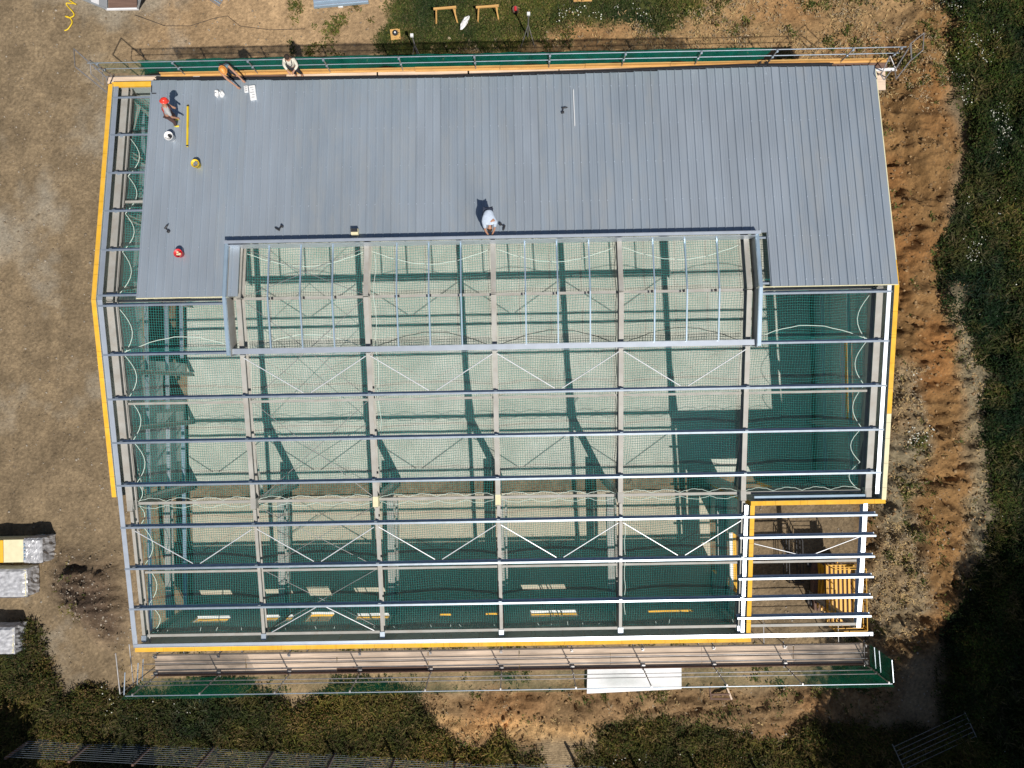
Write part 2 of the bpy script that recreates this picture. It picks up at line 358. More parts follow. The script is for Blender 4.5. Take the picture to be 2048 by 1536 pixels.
veg_mat = attr_mat('leaf_green', noise=0, bump=0, rough=0.75, spec=0.15)
def leaves(name, x, y, z, per, size, height, spread, cols, seed, label, cat=None, parent=None, slim=0.24, tint=None):
    """per leaf-sized blades round each point, as one mesh"""
    r = np.random.default_rng(seed); n = len(x); N = n * per
    size = np.repeat(np.broadcast_to(size, n), per) * (0.6 + 0.8 * r.random(N))
    hh = np.repeat(np.broadcast_to(height, n), per)
    cx = np.repeat(x, per) + r.normal(0, 1, N) * spread; cy = np.repeat(y, per) + r.normal(0, 1, N) * spread
    cz = np.repeat(z, per) + hh * r.random(N) ** 0.7
    az = r.random(N) * 2 * np.pi; el = r.uniform(-0.3, 1.2, N); ro = r.uniform(-1, 1, N)
    d = np.stack([np.cos(az) * np.cos(el), np.sin(az) * np.cos(el), np.sin(el)], -1)
    s = np.stack([-np.sin(az), np.cos(az), ro * 0.6], -1); s /= np.linalg.norm(s, axis=1)[:, None]
    c = np.stack([cx, cy, cz], -1); L = size[:, None]
    P = np.stack([c - s * L * slim * .3, c + d * L * .5 + s * L * slim, c + d * L, c + d * L * .5 - s * L * slim], 1)
    cols = np.asarray(cols); pick = r.integers(0, len(cols), n); cc = np.repeat(cols[pick] * (0.65 + 0.7 * r.random(n))[:, None], per, 0) * (0.8 + 0.4 * r.random(N))[:, None]
    if tint is not None: cc = cc * np.repeat(tint, per, 0)
    o = np_mesh(name, P.reshape(-1, 3), np.arange(N * 4).reshape(-1, 4), veg_mat, np.repeat(cc, 4, 0), parent)
    if parent is None: tag(o, label, cat, kind='stuff')

    return o
G1 = [(0.085, 0.105, 0.022), (0.12, 0.12, 0.03), (0.06, 0.085, 0.02), (0.16, 0.13, 0.05)]
GD = [(0.032, 0.052, 0.008), (0.045, 0.065, 0.010), (0.065, 0.055, 0.016), (0.024, 0.038, 0.007)]
GB = [(0.05, 0.062, 0.012), (0.09, 0.088, 0.016), (0.11, 0.075, 0.026), (0.035, 0.048, 0.009), (0.14, 0.095, 0.04)]
dens = np.clip(fbm(SH, (34, 42), 4, rng, 0.65) * 2.0 + 0.65, 0.22, 1)
TN = fbm(SH, (14, 18), 5, rng, 0.65); HN = np.clip(fbm(SH, (40, 50), 3, rng, 0.6) * 2.2 + 0.55, 0.12, 1.6)
def near(a, x, y): return a[np.clip(((y - YA) / ST).round().astype(int), 0, SH[0] - 1), np.clip(((x - XA) / ST).round().astype(int), 0, SH[1] - 1)]
def tintat(x, y, k=1.6):
    k *= .6
    t = np.clip(near(TN, x, y) * k, -.75, .9)[:, None]; return (1 + t * np.array([1.15, .85, .6])) * .72
x, y, z = sample(Z['grass_n'] * out * dens, 9000, 1); leaves('grass', x, y, z - .01, 9, 0.11, 0.14 * near(HN, x, y), 0.09, G1, 1, 'bright green grass and weeds behind the north scaffold', 'grass', tint=tintat(x, y))
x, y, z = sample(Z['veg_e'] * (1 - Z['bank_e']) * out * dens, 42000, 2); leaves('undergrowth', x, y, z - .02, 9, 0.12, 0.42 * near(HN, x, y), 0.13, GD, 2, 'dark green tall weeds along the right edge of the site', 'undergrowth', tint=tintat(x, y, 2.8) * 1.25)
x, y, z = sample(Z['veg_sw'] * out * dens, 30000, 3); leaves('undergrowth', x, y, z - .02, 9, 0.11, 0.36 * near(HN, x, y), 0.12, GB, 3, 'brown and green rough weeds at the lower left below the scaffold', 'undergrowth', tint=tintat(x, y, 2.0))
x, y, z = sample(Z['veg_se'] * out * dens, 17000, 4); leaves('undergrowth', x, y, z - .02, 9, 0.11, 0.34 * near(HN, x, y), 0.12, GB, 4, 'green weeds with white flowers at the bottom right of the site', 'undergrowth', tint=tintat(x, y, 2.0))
dens2 = np.clip(fbm(SH, (40, 50), 4, rng, 0.65) * 3.4 - 0.45, 0, 1)
edge = (Z['clods'] * 0.12 + Z['verge'] * 1.1 + Z['sand'] * (GX > 5) * 0.9 + Z['strip_n'] * 0.5 + Z['earth_s'] * 0.2 * (1 - Z['bare_s']) + Z['heap'] * 0.1 + Z['scaf_s'] * 0.3)
x, y, z = sample(edge * dens2 * out, 3600, 5); leaves('weeds', x, y, z - .01, 8, 0.11, 0.10, 0.07, G1 + GB, 5, 'scattered green weeds sprouting from the bare soil', 'weeds')
x, y, z = sample((Z['verge'] + Z['bank_e'] * .5 + Z['strip_n'] * .8 + Z['earth_s'] * .15) * out * dens, 3200, 6)
leaves('dry_grass', x, y, z, 6, 0.15, 0.08, 0.10, [(0.42, 0.30, 0.14), (0.34, 0.24, 0.12), (0.30, 0.24, 0.16)], 6, 'dry straw coloured grass lying over the dug banks', 'dry grass', slim=0.12)
x, y, z = sample((Z['veg_sw'] + Z['veg_se'] + Z['veg_e'] * .7 * (1 - Z['bank_e'])) * out * np.clip(dens2 + .15, 0, 1), 16000, 7)
leaves('tall_grass', x, y, z, 7, 0.30, 0.25, 0.09, [(0.13, 0.11, 0.03), (0.09, 0.095, 0.02), (0.16, 0.12, 0.05), (0.07, 0.08, 0.018)], 7, 'long rough grass blades standing among the weeds', 'grass', slim=0.07, tint=tintat(x, y, 2.0))
# white daisies
fl = pip([(36.54,15.50),(39.73,15.43),(39.26,10.76),(39.42,6.81),(38.55,6.09),(38.01,9.30)], GX + warpx, GY + warpy) * 1.0 + pip([(37.31,5.38),(38.78,5.60),(38.83,2.15),(37.25,2.43)], GX + warpx, GY + warpy) * 1.0 \
   + pip([(20.37,-21.05),(27.95,-20.93),(28.40,-23.13),(19.59,-22.99)], GX + warpx, GY + warpy) * .45 + pip([(17.95,14.64),(22.76,14.79),(22.50,14.00),(18.06,13.70)], GX + warpx, GY + warpy) * .9 \
   + pip([(-7.11,-17.67),(0.51,-18.78),(-0.01,-20.48),(-6.88,-18.66)], GX + warpx, GY + warpy) * .10 + pip([(34.42,-3.66),(35.65,-3.68),(35.58,-6.62),(34.36,-6.60)], GX + warpx, GY + warpy) * .8 + Z['veg_e'] * 0.01
dc = np.clip(fbm(SH, (30, 40), 4, rng, 0.8) * 1.6 + .25, 0, 1)
x, y, z = sample(fl * dc * out, 1200, 8)
r_ = np.random.default_rng(9); N = len(x); rad = 0.010 + 0.026 * r_.random(N) ** 2; ang = np.arange(6) * np.pi / 3
P = np.stack([x[:, None] + np.cos(ang) * rad[:, None], y[:, None] + np.sin(ang) * rad[:, None], (z + r_.uniform(.10, .42, N))[:, None] + r_.normal(0, .008, (N, 6))], -1)
tag(np_mesh('wildflowers', P.reshape(-1, 3), np.arange(N * 6).reshape(-1, 6), mat('daisy_white', (0.62, 0.62, 0.54), 0.8, var=.3, scale=3)), 'small white flowers dotted through the weeds', 'wildflowers', kind='stuff')
# stones and earth lumps
def lumps(name, x, y, z, smin, smax, cols, seed, label, cat):
    r = np.random.default_rng(seed); n = len(x)
    ph = (1 + 5 ** .5) / 2
    ico = np.array([(-1,ph,0),(1,ph,0),(-1,-ph,0),(1,-ph,0),(0,-1,ph),(0,1,ph),(0,-1,-ph),(0,1,-ph),(ph,0,-1),(ph,0,1),(-ph,0,-1),(-ph,0,1)]) / 1.9
    ft = np.array([(0,11,5),(0,5,1),(0,1,7),(0,7,10),(0,10,11),(1,5,9),(5,11,4),(11,10,2),(10,7,6),(7,1,8),(3,9,4),(3,4,2),(3,2,6),(3,6,8),(3,8,9),(4,9,5),(2,4,11),(6,2,10),(8,6,7),(9,8,1)])
    s = smin + (smax - smin) * r.random(n) ** 3
    v = ico[None] * (0.7 + 0.6 * r.random((n, 12, 1))) * s[:, None, None] * np.stack([r.uniform(.7, 1.3, n), r.uniform(.7, 1.3, n), r.uniform(.4, .8, n)], -1)[:, None]
    a = r.random(n) * 6.28; c_, s_ = np.cos(a)[:, None], np.sin(a)[:, None]
    v = np.stack([v[..., 0]*c_ - v[..., 1]*s_ + x[:, None], v[..., 0]*s_ + v[..., 1]*c_ + y[:, None], v[..., 2] + z[:, None] + s[:, None]*.15], -1)
    f = (ft[None] + (np.arange(n) * 12)[:, None, None]).reshape(-1, 3)
    cols = np.asarray(cols)[r.integers(0, len(cols), n)] * (.8 + .4 * r.random((n, 1)))
    tag(np_mesh(name, v.reshape(-1, 3), f, attr_mat(name + '_mat', noise=.2, bump=.3), np.repeat(cols, 12, 0)), label, cat, kind='stuff')
x, y, z = sample((np.ones(SH) * .25 * (GX < 0) + Z['heap'] * 2.0 + Z['sand'] * .2 + under * .2) * (1 - Z['veg_sw']) * (1 - Z['veg_e']) * (out + under), 7000, 11)
lumps('gravel', x, y, z, .010, .06, [(0.28, 0.22, 0.16), (0.20, 0.155, 0.105), (0.36, 0.31, 0.25)], 12, 'loose stones strewn over the yard', 'gravel')
x, y, z = sample((Z['clods'] + Z['earth_s'] * .8 + Z['strip_n'] * .15 ) * out, 6000, 13)
lumps('soil_clods', x, y, z, .015, .085, [(0.25, 0.155, 0.073), (0.19, 0.12, 0.06), (0.31, 0.20, 0.10)], 14, 'lumps of orange brown clay turned up by digging', 'soil')

# ================================================================ THE UNFINISHED BUILDING
ZR, SL = 7.418, 0.155
def h(y): return ZR - SL * abs(y)
slab = MB().box(-0.35, 30.3, -8.2, 8.9, -0.3, 0.03).build('floor_slab', M['slab'], bevel=0.01); tag(slab, 'large grey concrete floor slab under the green nets', None, kind='structure')
slab2 = MB().box(-0.2, 25.2, -14.15, -8.85, -0.3, 0.026).build('floor_slab', M['slab_new'], bevel=0.01); tag(slab2, 'cream concrete slab along the lower side of the building', None, kind='structure')
B = thing('unfinished_warehouse', 'half built steel warehouse, blue grey sheets on its top slope, rest open', 'building', (0, 0, 0))
UPS = Vector((0, SL, 1)); UPN = Vector((0, -SL, 1))
def pt(x, y, dz=0): return (x, y, h(y) + dz)
# portal frames
for j in range(7):
    X = 5.0 * j if 0 < j < 6 else (-0.05 if j == 0 else 30.09)
    wd = 0.19 if 0 < j < 6 else 0.27
    MB().ibeam(pt(X, 0.0, -0.42), pt(X, 8.95, -0.42), wd, 0.40, up=UPN).build('rafter', M['steel'], B)
    MB().ibeam(pt(X, -0.02, -0.42), pt(X, -8.35, -0.42), wd, 0.40, up=UPS).build('rafter', M['steel'], B)
    MB().box(X - .11, X + .11, -8.47, -8.05, h(8.2) - .56, h(8.2) - .19).build('splice_plate', M['steel'] if j not in (2, 3) else M['cream'], B)
    if j < 6:
        MB().ibeam(pt(X + .02, -8.48, -0.38), pt(X + .02, -14.0, -0.38), 0.13, 0.30, up=UPS).build('lean_to_rafter', M['steel'], B)
        MB().box(X - .08, X + .12, -14.12, -13.86, h(14) - .55, h(14) - .18).build('splice_plate', M['galv'], B)
        MB().ibeam((X + .02, -14.0, 0.02), (X + .02, -14.0, h(14) - .55), 0.13, 0.26, up=(0, 1, 0)).build('column', M['steel'], B)
    # apex plates
    MB().beam(pt(X, 0.0, -0.72), pt(X, 0.0, -0.2), .2, .03, up=(0, 1, 0)).build('splice_plate', M['steel'], B)
    for sgn, y0 in ((-1, -8.2), (1, 8.75)):
        MB().ibeam((X, y0, 0.03), (X, y0, h(y0) - .62), wd * .95, 0.42, tf=.018, up=(0, 1, 0)).build('column', M['steel'], B)
        # haunch: tapering web plate with a bottom flange
        yb = y0 - sgn * 0.2; ye = yb - sgn * 2.0
        a = Vector((X, yb, h(yb) - .63)); b = Vector((X, ye, h(ye) - .63)); c = Vector((X, yb, h(yb) - 1.25))
        m = MB(); t_ = .01
        v = [p_ + Vector((dx, 0, 0)) for dx in (-t_, t_) for p_ in (a, b, c)]
        m.add(v, [(0, 1, 2), (5, 4, 3), (0, 3, 4, 1), (1, 4, 5, 2), (2, 5, 3, 0)]); m.beam(c, b, wd * .95, .02, up=(0, 0, 1))
        m.build('haunch', M['steel'], B)
    # a cleat under each purlin
    for yy in (-2.1, -3.85, -5.6, -7.35) + ((-9.1, -10.85, -12.59) if j < 6 else ()) + ((2.03, 3.63, 5.22, 6.83) if j == 0 else ()):
        MB().box(X - .06, X + .06, yy + .02, yy + .04, h(yy) - .215, h(yy) - .02).box(X - .06, X + .06, yy - .06, yy + .02, h(yy) - .215, h(yy) - .207).build('purlin_cleat', M['galv'], B)
# purlins: cold rolled Z bars lying across the frames
def purlin(y, x0, x1, name='purlin', w=0.075, d=0.20, mm='galv', dz=0.0):
    z1 = h(y) + dz; m = MB()
    m.box(x0, x1, y - w, y, z1 - .004, z1); m.box(x0, x1, y - .004, y, z1 - d, z1 - .004); m.box(x0, x1, y, y + w, z1 - d, z1 - d + .004)
    m.box(x0, x1, y - w, y - w + .004, z1 - .025, z1 - .004)
    return m.build(name, M[mm], B)
for y in (-3.85, -5.60, -7.35): purlin(y, -0.42, 30.45)
purlin(-9.10, -0.42, 30.4); purlin(-10.85, -0.42, 30.4); purlin(-12.59, -0.42, 30.4)
for y in (-9.97, -11.72, -13.42): purlin(y, 24.85, 30.4)
for y in (3.63, 5.22, 6.83, 8.45): purlin(y, -0.42, 30.45)
for x0, x1 in ((-0.42, 4.62), (25.4, 30.45)): purlin(0.2, x0, x1); purlin(-0.2, x0, x1); purlin(2.03, x0, x1); purlin(-2.1, x0, x1)
# rails and struts that tie the frames together
for y, z, x0, x1, r in ((-8.2, 5.62, 0, 30, .055), (-4.08, 6.33, 0, 30, .045), (4.08, 6.33, 0, 30, .045), (-11.15, 5.22, 0, 30, .045), (-13.88, 4.95, 0, 30, .055), (0.0, 6.85, -.1, 30, .05)):
    for k in range(6):
        a, b = 5.0 * k + .1, 5.0 * k + 4.9
        if y == -11.15 and k == 5: a, b = 25.5, 29.9
        MB().beam((a, y, z), (b, y, z), 2 * r, 2 * r).build('tie_strut', M['steel'], B)
m = MB()
for j in range(16, 1, -1): pass
for j in range(1, 5):
    for k in (1, 2, 3):
        X = 5 * j + 1.25 * k
        MB().beam((X, 2.06, h(2.06) + .06), (X, 0, h(0) + .05), .05, .07).beam((X, -.001, h(0) + .05), (X, -2.0, h(2.0) + .06), .05, .07).build('glazing_bar', M['blueflash'], B)
        MB().box(X - .03, X + .03, -.05, .05, 6.9, 7.0).build('bar_cleat', M['black'], B)
# trimmers round the ridge opening
MB().box(4.62, 25.36, -2.2, -1.99, h(2.1) - .02, h(2.1) + .02).box(4.62, 25.36, -2.245, -2.24, h(2.1) - .18, h(2.1) + .02).box(4.62, 25.36, -1.98, -1.975, h(2.1) - .2, h(2.1) + .02).build('ridge_opening_trimmer', M['galv_white'], B)
MB().box(4.62, 25.36, 2.06, 2.16, h(2.1) + .46, h(2.1) + .49).box(4.62, 25.36, 2.165, 2.18, h(2.1) - .1, h(2.1) + .49).box(4.72, 25.2, 2.0, 2.015, h(2.1) - .25, h(2.1) + .48).build('ridge_opening_upstand', M['galv_white'], B)
for X, s_, mm in ((4.62, 1, 'blueflash'), (25.3, -1, 'blueflash')):
    for ya, yb, up in ((2.19, 0, UPN), (0, -2.24, UPS)):
        m = MB(); a = Vector(pt(X, ya, .20)); b = Vector(pt(X, yb, .20))
        m.beam(a, b, .12, .02, up=up)
        m.beam(a + Vector((s_ * .075, 0, -.36)), b + Vector((s_ * .075, 0, -.36)), .012, .70, up=up)
        m.beam(a + Vector((-s_ * .075, 0, -.12)), b + Vector((-s_ * .075, 0, -.12)), .012, .22, up=up)
        m.build('kerb_flashing', M[mm], B)
        MB().beam(a + Vector((s_ * .085, 0, -.37)), b + Vector((s_ * .085, 0, -.37)), .004, .66, up=up).build('kerb_lining', M['steel'], B)
# long edge flashings
def trim(x, y0, y1, dz, w, mm, name, t=.02):
    up = UPN if (y0 + y1) > 0 else UPS
    return MB().beam(pt(x, y0, dz), pt(x, y1, dz), w, t, up=up).build(name, M[mm], B)
for a, b in ((0, 8.9), (0, -8.2), (-8.2, -14.2)):
    trim(-0.31, a, b, -.02, .19, 'galv_white', 'verge_flashing'); trim(0.17, a, b, -.3, .05, 'steel', 'edge_rail', .05)
for a, b in ((0, 8.9), (0, -8.25)): trim(30.34, a, b, -.02, .15, 'galv_white', 'verge_flashing')
trim(25.10, -8.65, -14.15, -.1, .13, 'galv_white', 'verge_flashing')
MB().ibeam(pt(30.0, -8.6, -.36), pt(30.0, -14.0, -.36), .17, .3, up=UPS).build('canopy_rafter', M['galv_white'], B)
MB().ibeam((30.0, -14.0, 0), (30.0, -14.0, h(14) - .55), 0.17, 0.26, up=(0, 1, 0)).build('column', M['steel'], B)
MB().box(-.38, 30.5, -14.27, -14.15, h(14.2) - .01, h(14.2) + .015).box(-.38, 30.5, -14.30, -14.285, h(14.2) - .15, h(14.2) + .015).build('eaves_beam', M['galv_white'], B)
MB().box(25.45, 30.1, -8.42, -8.30, h(8.4) - .5, h(8.4) - .2).build('eaves_beam', M['blueflash'], B)
# bracing rods
def rod(a, b, r=.022, name='bracing_rod', mm='rod'): MB().tube([a, b], r, 6).build(name, M[mm], B)
for j in range(0, 5):
    X0, X1 = 5.0 * j, 5.0 * j + 5; 
    if j > 0:
        rod(pt(X0 + .1, -2.35, -.12), pt(X0 + 2.35, -3.75, -.14)); rod(pt(X1 - .1, -2.35, -.12), pt(X0 + 2.65, -3.75, -.14))
    rod(pt(X0 + .1, -9.3, -.12), pt(X0 + 2.35, -10.72, -.14)); rod(pt(X1 - .1, -9.3, -.12), pt(X0 + 2.65, -10.72, -.14))
rod(pt(25.5, -10.3, -.2), pt(27.3, -10.78, -.2), .018); rod(pt(29.9, -10.05, -.2), pt(28.0, -10.78, -.2), .018)
rod(pt(5.2, -13.9, -.3), pt(7.35, -12.7, -.25)); rod(pt(9.8, -13.9, -.3), pt(7.65, -12.7, -.25))
for ya, yb in ((2.0, 0.1), (-.1, -4.0), (-4.1, -8.1), (-8.5, -11.1), (-11.2, -13.8)):
    rod((5.15, ya, h(ya) - .55), (9.85, yb, h(yb) - .55), .012, mm='tube'); rod((9.85, ya, h(ya) - .58), (5.15, yb, h(yb) - .58), .012, mm='tube')
# low beams of the lower storey, with side rails on the open end wall
for j in range(0, 6):
    X = 5.0 * j - (.18 if j == 0 else 0)
    MB().ibeam((X, -8.6, 2.45), (X, -13.9, 2.45), .30 if j else .26, .32).build('lower_beam', M['cream'] if j in () else M['steel'], B)
    if j: MB().box(X + .22, X + .30, -13.8, -8.6, 2.2, 2.5).build('lower_rail', M['steel'], B)
for z_, y0, y1, mm in ((2.4, -5.2, -8.3, 'galv_white'), (0.95, -5.0, -14.1, 'blueflash'), (0.95, 4, -2.0, 'galv'), (2.4, 8.5, -4.4, 'galv'), (4.2, 8.5, -14.1, 'galv')):
    MB().box(-.24, -.08, y1, y0, z_, z_ + .05).box(-.24, -.22, y1, y0, z_ - .12, z_).build('side_rail', M[mm], B)
for Y in (-5.1, -2.75, 0.6, 3.6, 6.3): MB().ibeam((-.05, Y, .03), (-.05, Y, h(Y) - .65), .15, .2, up=(0, 1, 0)).build('gable_post', M['steel'], B)
for Y in (-5.6, -1.7, 0.6, 3.6, 6.3): MB().ibeam((30.05, Y, .03), (30.05, Y, h(Y) - .65), .15, .2, up=(0, 1, 0)).build('gable_post', M['steel'], B)
for z_ in (1.6, 4.2): MB().box(30.15, 30.3, -8.2, 8.5, z_, z_ + .05).build('side_rail', M['galv'], B)

# ---- wall panels: insulated sandwich panels, foam edge showing on top
def panel(p0, p1, thick, z0, z1a, z1b, edge, nrm, name='wall_panel', inn='panel_in'):
    """p0-p1 the inner face line on plan; nrm points outwards; top runs from z1a to z1b"""
    a = Vector((p0[0], p0[1], 0)); b = Vector((p1[0], p1[1], 0)); n = Vector((nrm[0], nrm[1], 0)) * thick
    v = [a + Vector((0,0,z0)), b + Vector((0,0,z0)), b + n + Vector((0,0,z0)), a + n + Vector((0,0,z0)),
         a + Vector((0,0,z1a)), b + Vector((0,0,z1b)), b + n + Vector((0,0,z1b)), a + n + Vector((0,0,z1a))]
    f = [(3,2,1,0),(4,5,6,7),(0,1,5,4),(1,2,6,5),(2,3,7,6),(3,0,4,7)]
    me = bpy.data.meshes.new(name); me.from_pydata([tuple(q) for q in v], [], f)
    for mm in (edge, inn, 'panel_out'): me.materials.append(M[mm])
    me.polygons[2].material_index = 1; me.polygons[4].material_index = 2; me.update()
    return link(name, me, B)
def wall(p0, p1, nrm, thick, top, edge, width=1.0, openings=(), gap=.008, edge_fn=None):
    a = Vector(p0); b = Vector(p1); L = (b - a).length; d = (b - a) / L
    cuts = {0.0, L}; s = width
    while s < L - .3: cuts.add(round(s, 3)); s += width
    for (u0, u1, zs) in openings: cuts |= {u0, u1}
    cuts = sorted(cuts)
    for c0, c1 in zip(cuts[:-1], cuts[1:]):
        if c1 - c0 < .03: continue
        q0 = a + d * (c0 + gap / 2); q1 = a + d * (c1 - gap / 2); mid = (c0 + c1) / 2
        t0, t1 = top(q0), top(q1); spans = [(0.0, None)]
        for (u0, u1, zs) in openings:
            if u0 < mid < u1:
                spans = []; zc = 0.0
                for (zl, zh) in zs:
                    if zl > zc: spans.append((zc, zl))
                    zc = zh
                if zc < min(t0, t1): spans.append((zc, None))
        e_ = edge_fn(q0) if edge_fn else edge
        for (zl, zh) in spans:
            panel(q0, q1, thick, zl, t0 if zh is None else zh, t1 if zh is None else zh, e_, nrm)
roofz = lambda q: h(q[1]) + .04
wall((-.43, 9.0), (-.43, -7.85), (-1, 0), .18, roofz, 'foam', 1.0, [(7.6, 11.2, [(0, 4.0)]), (11.75, 13.0, [(0, 2.3)])])
def e_edge(q): return 'foam' if q[1] > -4.6 and q[1] < 1 else 'cream'
wall((30.51, 9.0), (30.51, -8.5), (1, 0), .18, roofz, 'cream', 1.0, [(10.9, 14.36, [(3.3, 3.9)])], edge_fn=e_edge)
SW = [(.85, 2.5, [(1.19, 2.0)]), (4.05, 5.5, [(1.19, 2.0)]), (6.15, 7.35, [(.85, 2.15)]), (8.45, 10.05, [(1.19, 2.0)]), (12.4, 12.95, [(1.3, 1.6)]), (14.55, 15.15, [(1.3, 1.6)]), (16.65, 18.9, [(1.19, 2.0)]), (22.2, 24.3, [(1.32, 1.62)])]
wall((-.35, -14.32), (25.45, -14.32), (0, -1), .18, lambda q: h(14.3) - .03, 'foam', 1.2, SW)
wall((25.25, -8.66), (25.25, -14.32), (1, 0), .18, lambda q: roofz(q) - .1, 'foam', 1.0, [(1.6, 4.15, [(0, 2.9), (3.45, 5.0)])])
wall((25.25, -8.48), (30.7, -8.48), (0, -1), .18, lambda q: h(8.5) - .02, 'foam', 1.0, [(.6, 2.3, [(0, 2.3)])])
wall((-.43, 8.98), (30.5, 8.98), (0, 1), .12, lambda q: h(9) - .15, 'foam', 1.2)
MB().box(-.5, 1.1, 8.9, 9.1, h(9) - .12, h(9) - .02).build('eaves_edge', M['foam'], B)
# white sills and frames in the window openings
for u0, u1, zs in SW:
    x0, x1 = u0 - .35, u1 - .35; z0, z1 = zs[0]
    if z1 - z0 < .35: continue
    fr = MB().box(x0, x1, -14.39, -14.27, z0 + .002, z0 + .03).box(x0, x1, -14.42, -14.36, z1 - .04, z1 - .002).box(x0, x0 + .05, -14.42, -14.36, z0 + .032, z1 - .042).box(x1 - .05, x1, -14.42, -14.36, z0 + .032, z1 - .042).build('window', M['win'], B)
    if x1 - x0 > 2:
        for q in (.42, .58): MB().box(x0 + (x1 - x0) * q - .02, x0 + (x1 - x0) * q + .02, -14.41, -14.37, z0 + .034, z1 - .044).build('glazing_bar', M['black'], fr)
MB().box(30.26, 30.43, -5.34, -1.92, 3.302, 3.33).build('window_sill', M['win'], B)
MB().box(30.434, 30.69, -5.34, -1.92, 3.304, 3.34).build('foam_edge', M['foam'], B)
MB().box(25.12, 25.27, -12.78, -10.28, 3.452, 3.48).build('window_sill', M['win'], B)

# ---- roof sheets on the north slope: 1 m cover, three ribs each
def eave_y(x): return float(np.interp(x, [1.2, 4, 6.8, 13, 20, 25.5, 30.6], [9.10, 9.04, 8.99, 8.95, 9.04, 9.16, 9.12]))
def roof_sheet(x0, ya, yb, mm, w=1.0):
    """profiled sheet from eave ya up to yb"""
    prof = [(0, 0)]
    for k in range(3):
        c = (k + .5) * w / 3 - w / 6 + .05 * w
        prof += [(c - .030, 0), (c - .015, .042), (c + .015, .042), (c + .030, 0)]
        if k < 2: prof += [(c + .12, 0.001), (c + .128, .006), (c + .148, .006), (c + .156, .001), (c + .20, .001), (c + .208, .006), (c + .228, .006), (c + .236, .001)]
    prof.append((w - .004, 0)); n = len(prof)
    v = []; f = []
    for y in (ya, yb):
        for px, pz in prof: v.append((x0 + px, y, h(y) + .075 + pz))
    for y in (ya, yb):
        for px, pz in prof: v.append((x0 + px, y, h(y) + .012))
    for i in range(n - 1):
        f += [(i, i + 1, n + i + 1, n + i), (2*n + i, 3*n + i, 3*n + i + 1, 2*n + i + 1), (i, 2*n + i, 2*n + i + 1, i + 1), (n + i, n + i + 1, 3*n + i + 1, 3*n + i)]
    f += [(0, n, 3*n, 2*n), (n - 1, 3*n - 1, 4*n - 1, 2*n - 1)]
    m = MB(); m.add(v, f); return m.build('roof_sheet', M[mm], B)
XW, XE, NSH = 1.16, 30.64, 30
pw = (XE - XW) / NSH
screws = MB()
for i in range(NSH):
    x0 = XW + i * pw; xm = x0 + pw / 2
    yb = 2.2 if 4.6 < xm < 25.4 else 0.03
    jit = random.uniform(-.012, .012)
    roof_sheet(x0, eave_y(xm) + jit, yb, 'roof' if random.random() < .6 else 'roof2', pw)
    for k in range(3):
        cx = x0 + (k + .5) * pw / 3 - pw / 6 + .05 * pw
        for yy in (8.45, 6.83, 5.22, 3.63, 2.3 if yb > 1 else .3) + ((2.03,) if yb < 1 else ()):
            if random.random() < .82: screws.box(cx - .014, cx + .014, yy - .014 + random.uniform(-.03, .03), yy + .014, h(yy) + .117, h(yy) + .130)
tag(screws.build('screw_heads', M['galv_white'], B), kind='stuff')
MB().box(XW, 4.54, .0, .028, h(0) + .0, h(0) + .085).build('foam_edge', M['cream'], B)
MB().box(25.4, XE, -.0, .028, h(0) + .0, h(0) + .085).build('foam_edge', M['cream'], B)
gp = [XW + .1, 4, 6.8, 13, 20, 25.5, 29.0]
for xa_, xb_ in zip(gp[:-1], gp[1:]):
    g = MB()
    for o_, z0_, w_, t_ in ((.045, -.06, .012, .15), (.165, -.07, .012, .13), (.105, -.135, .13, .01)):
        g.beam((xa_, eave_y(xa_) + o_, h(9.1) + z0_), (xb_, eave_y(xb_) + o_, h(9.1) + z0_), w_, t_)
    g.build('gutter', M['darkgutter'], B)
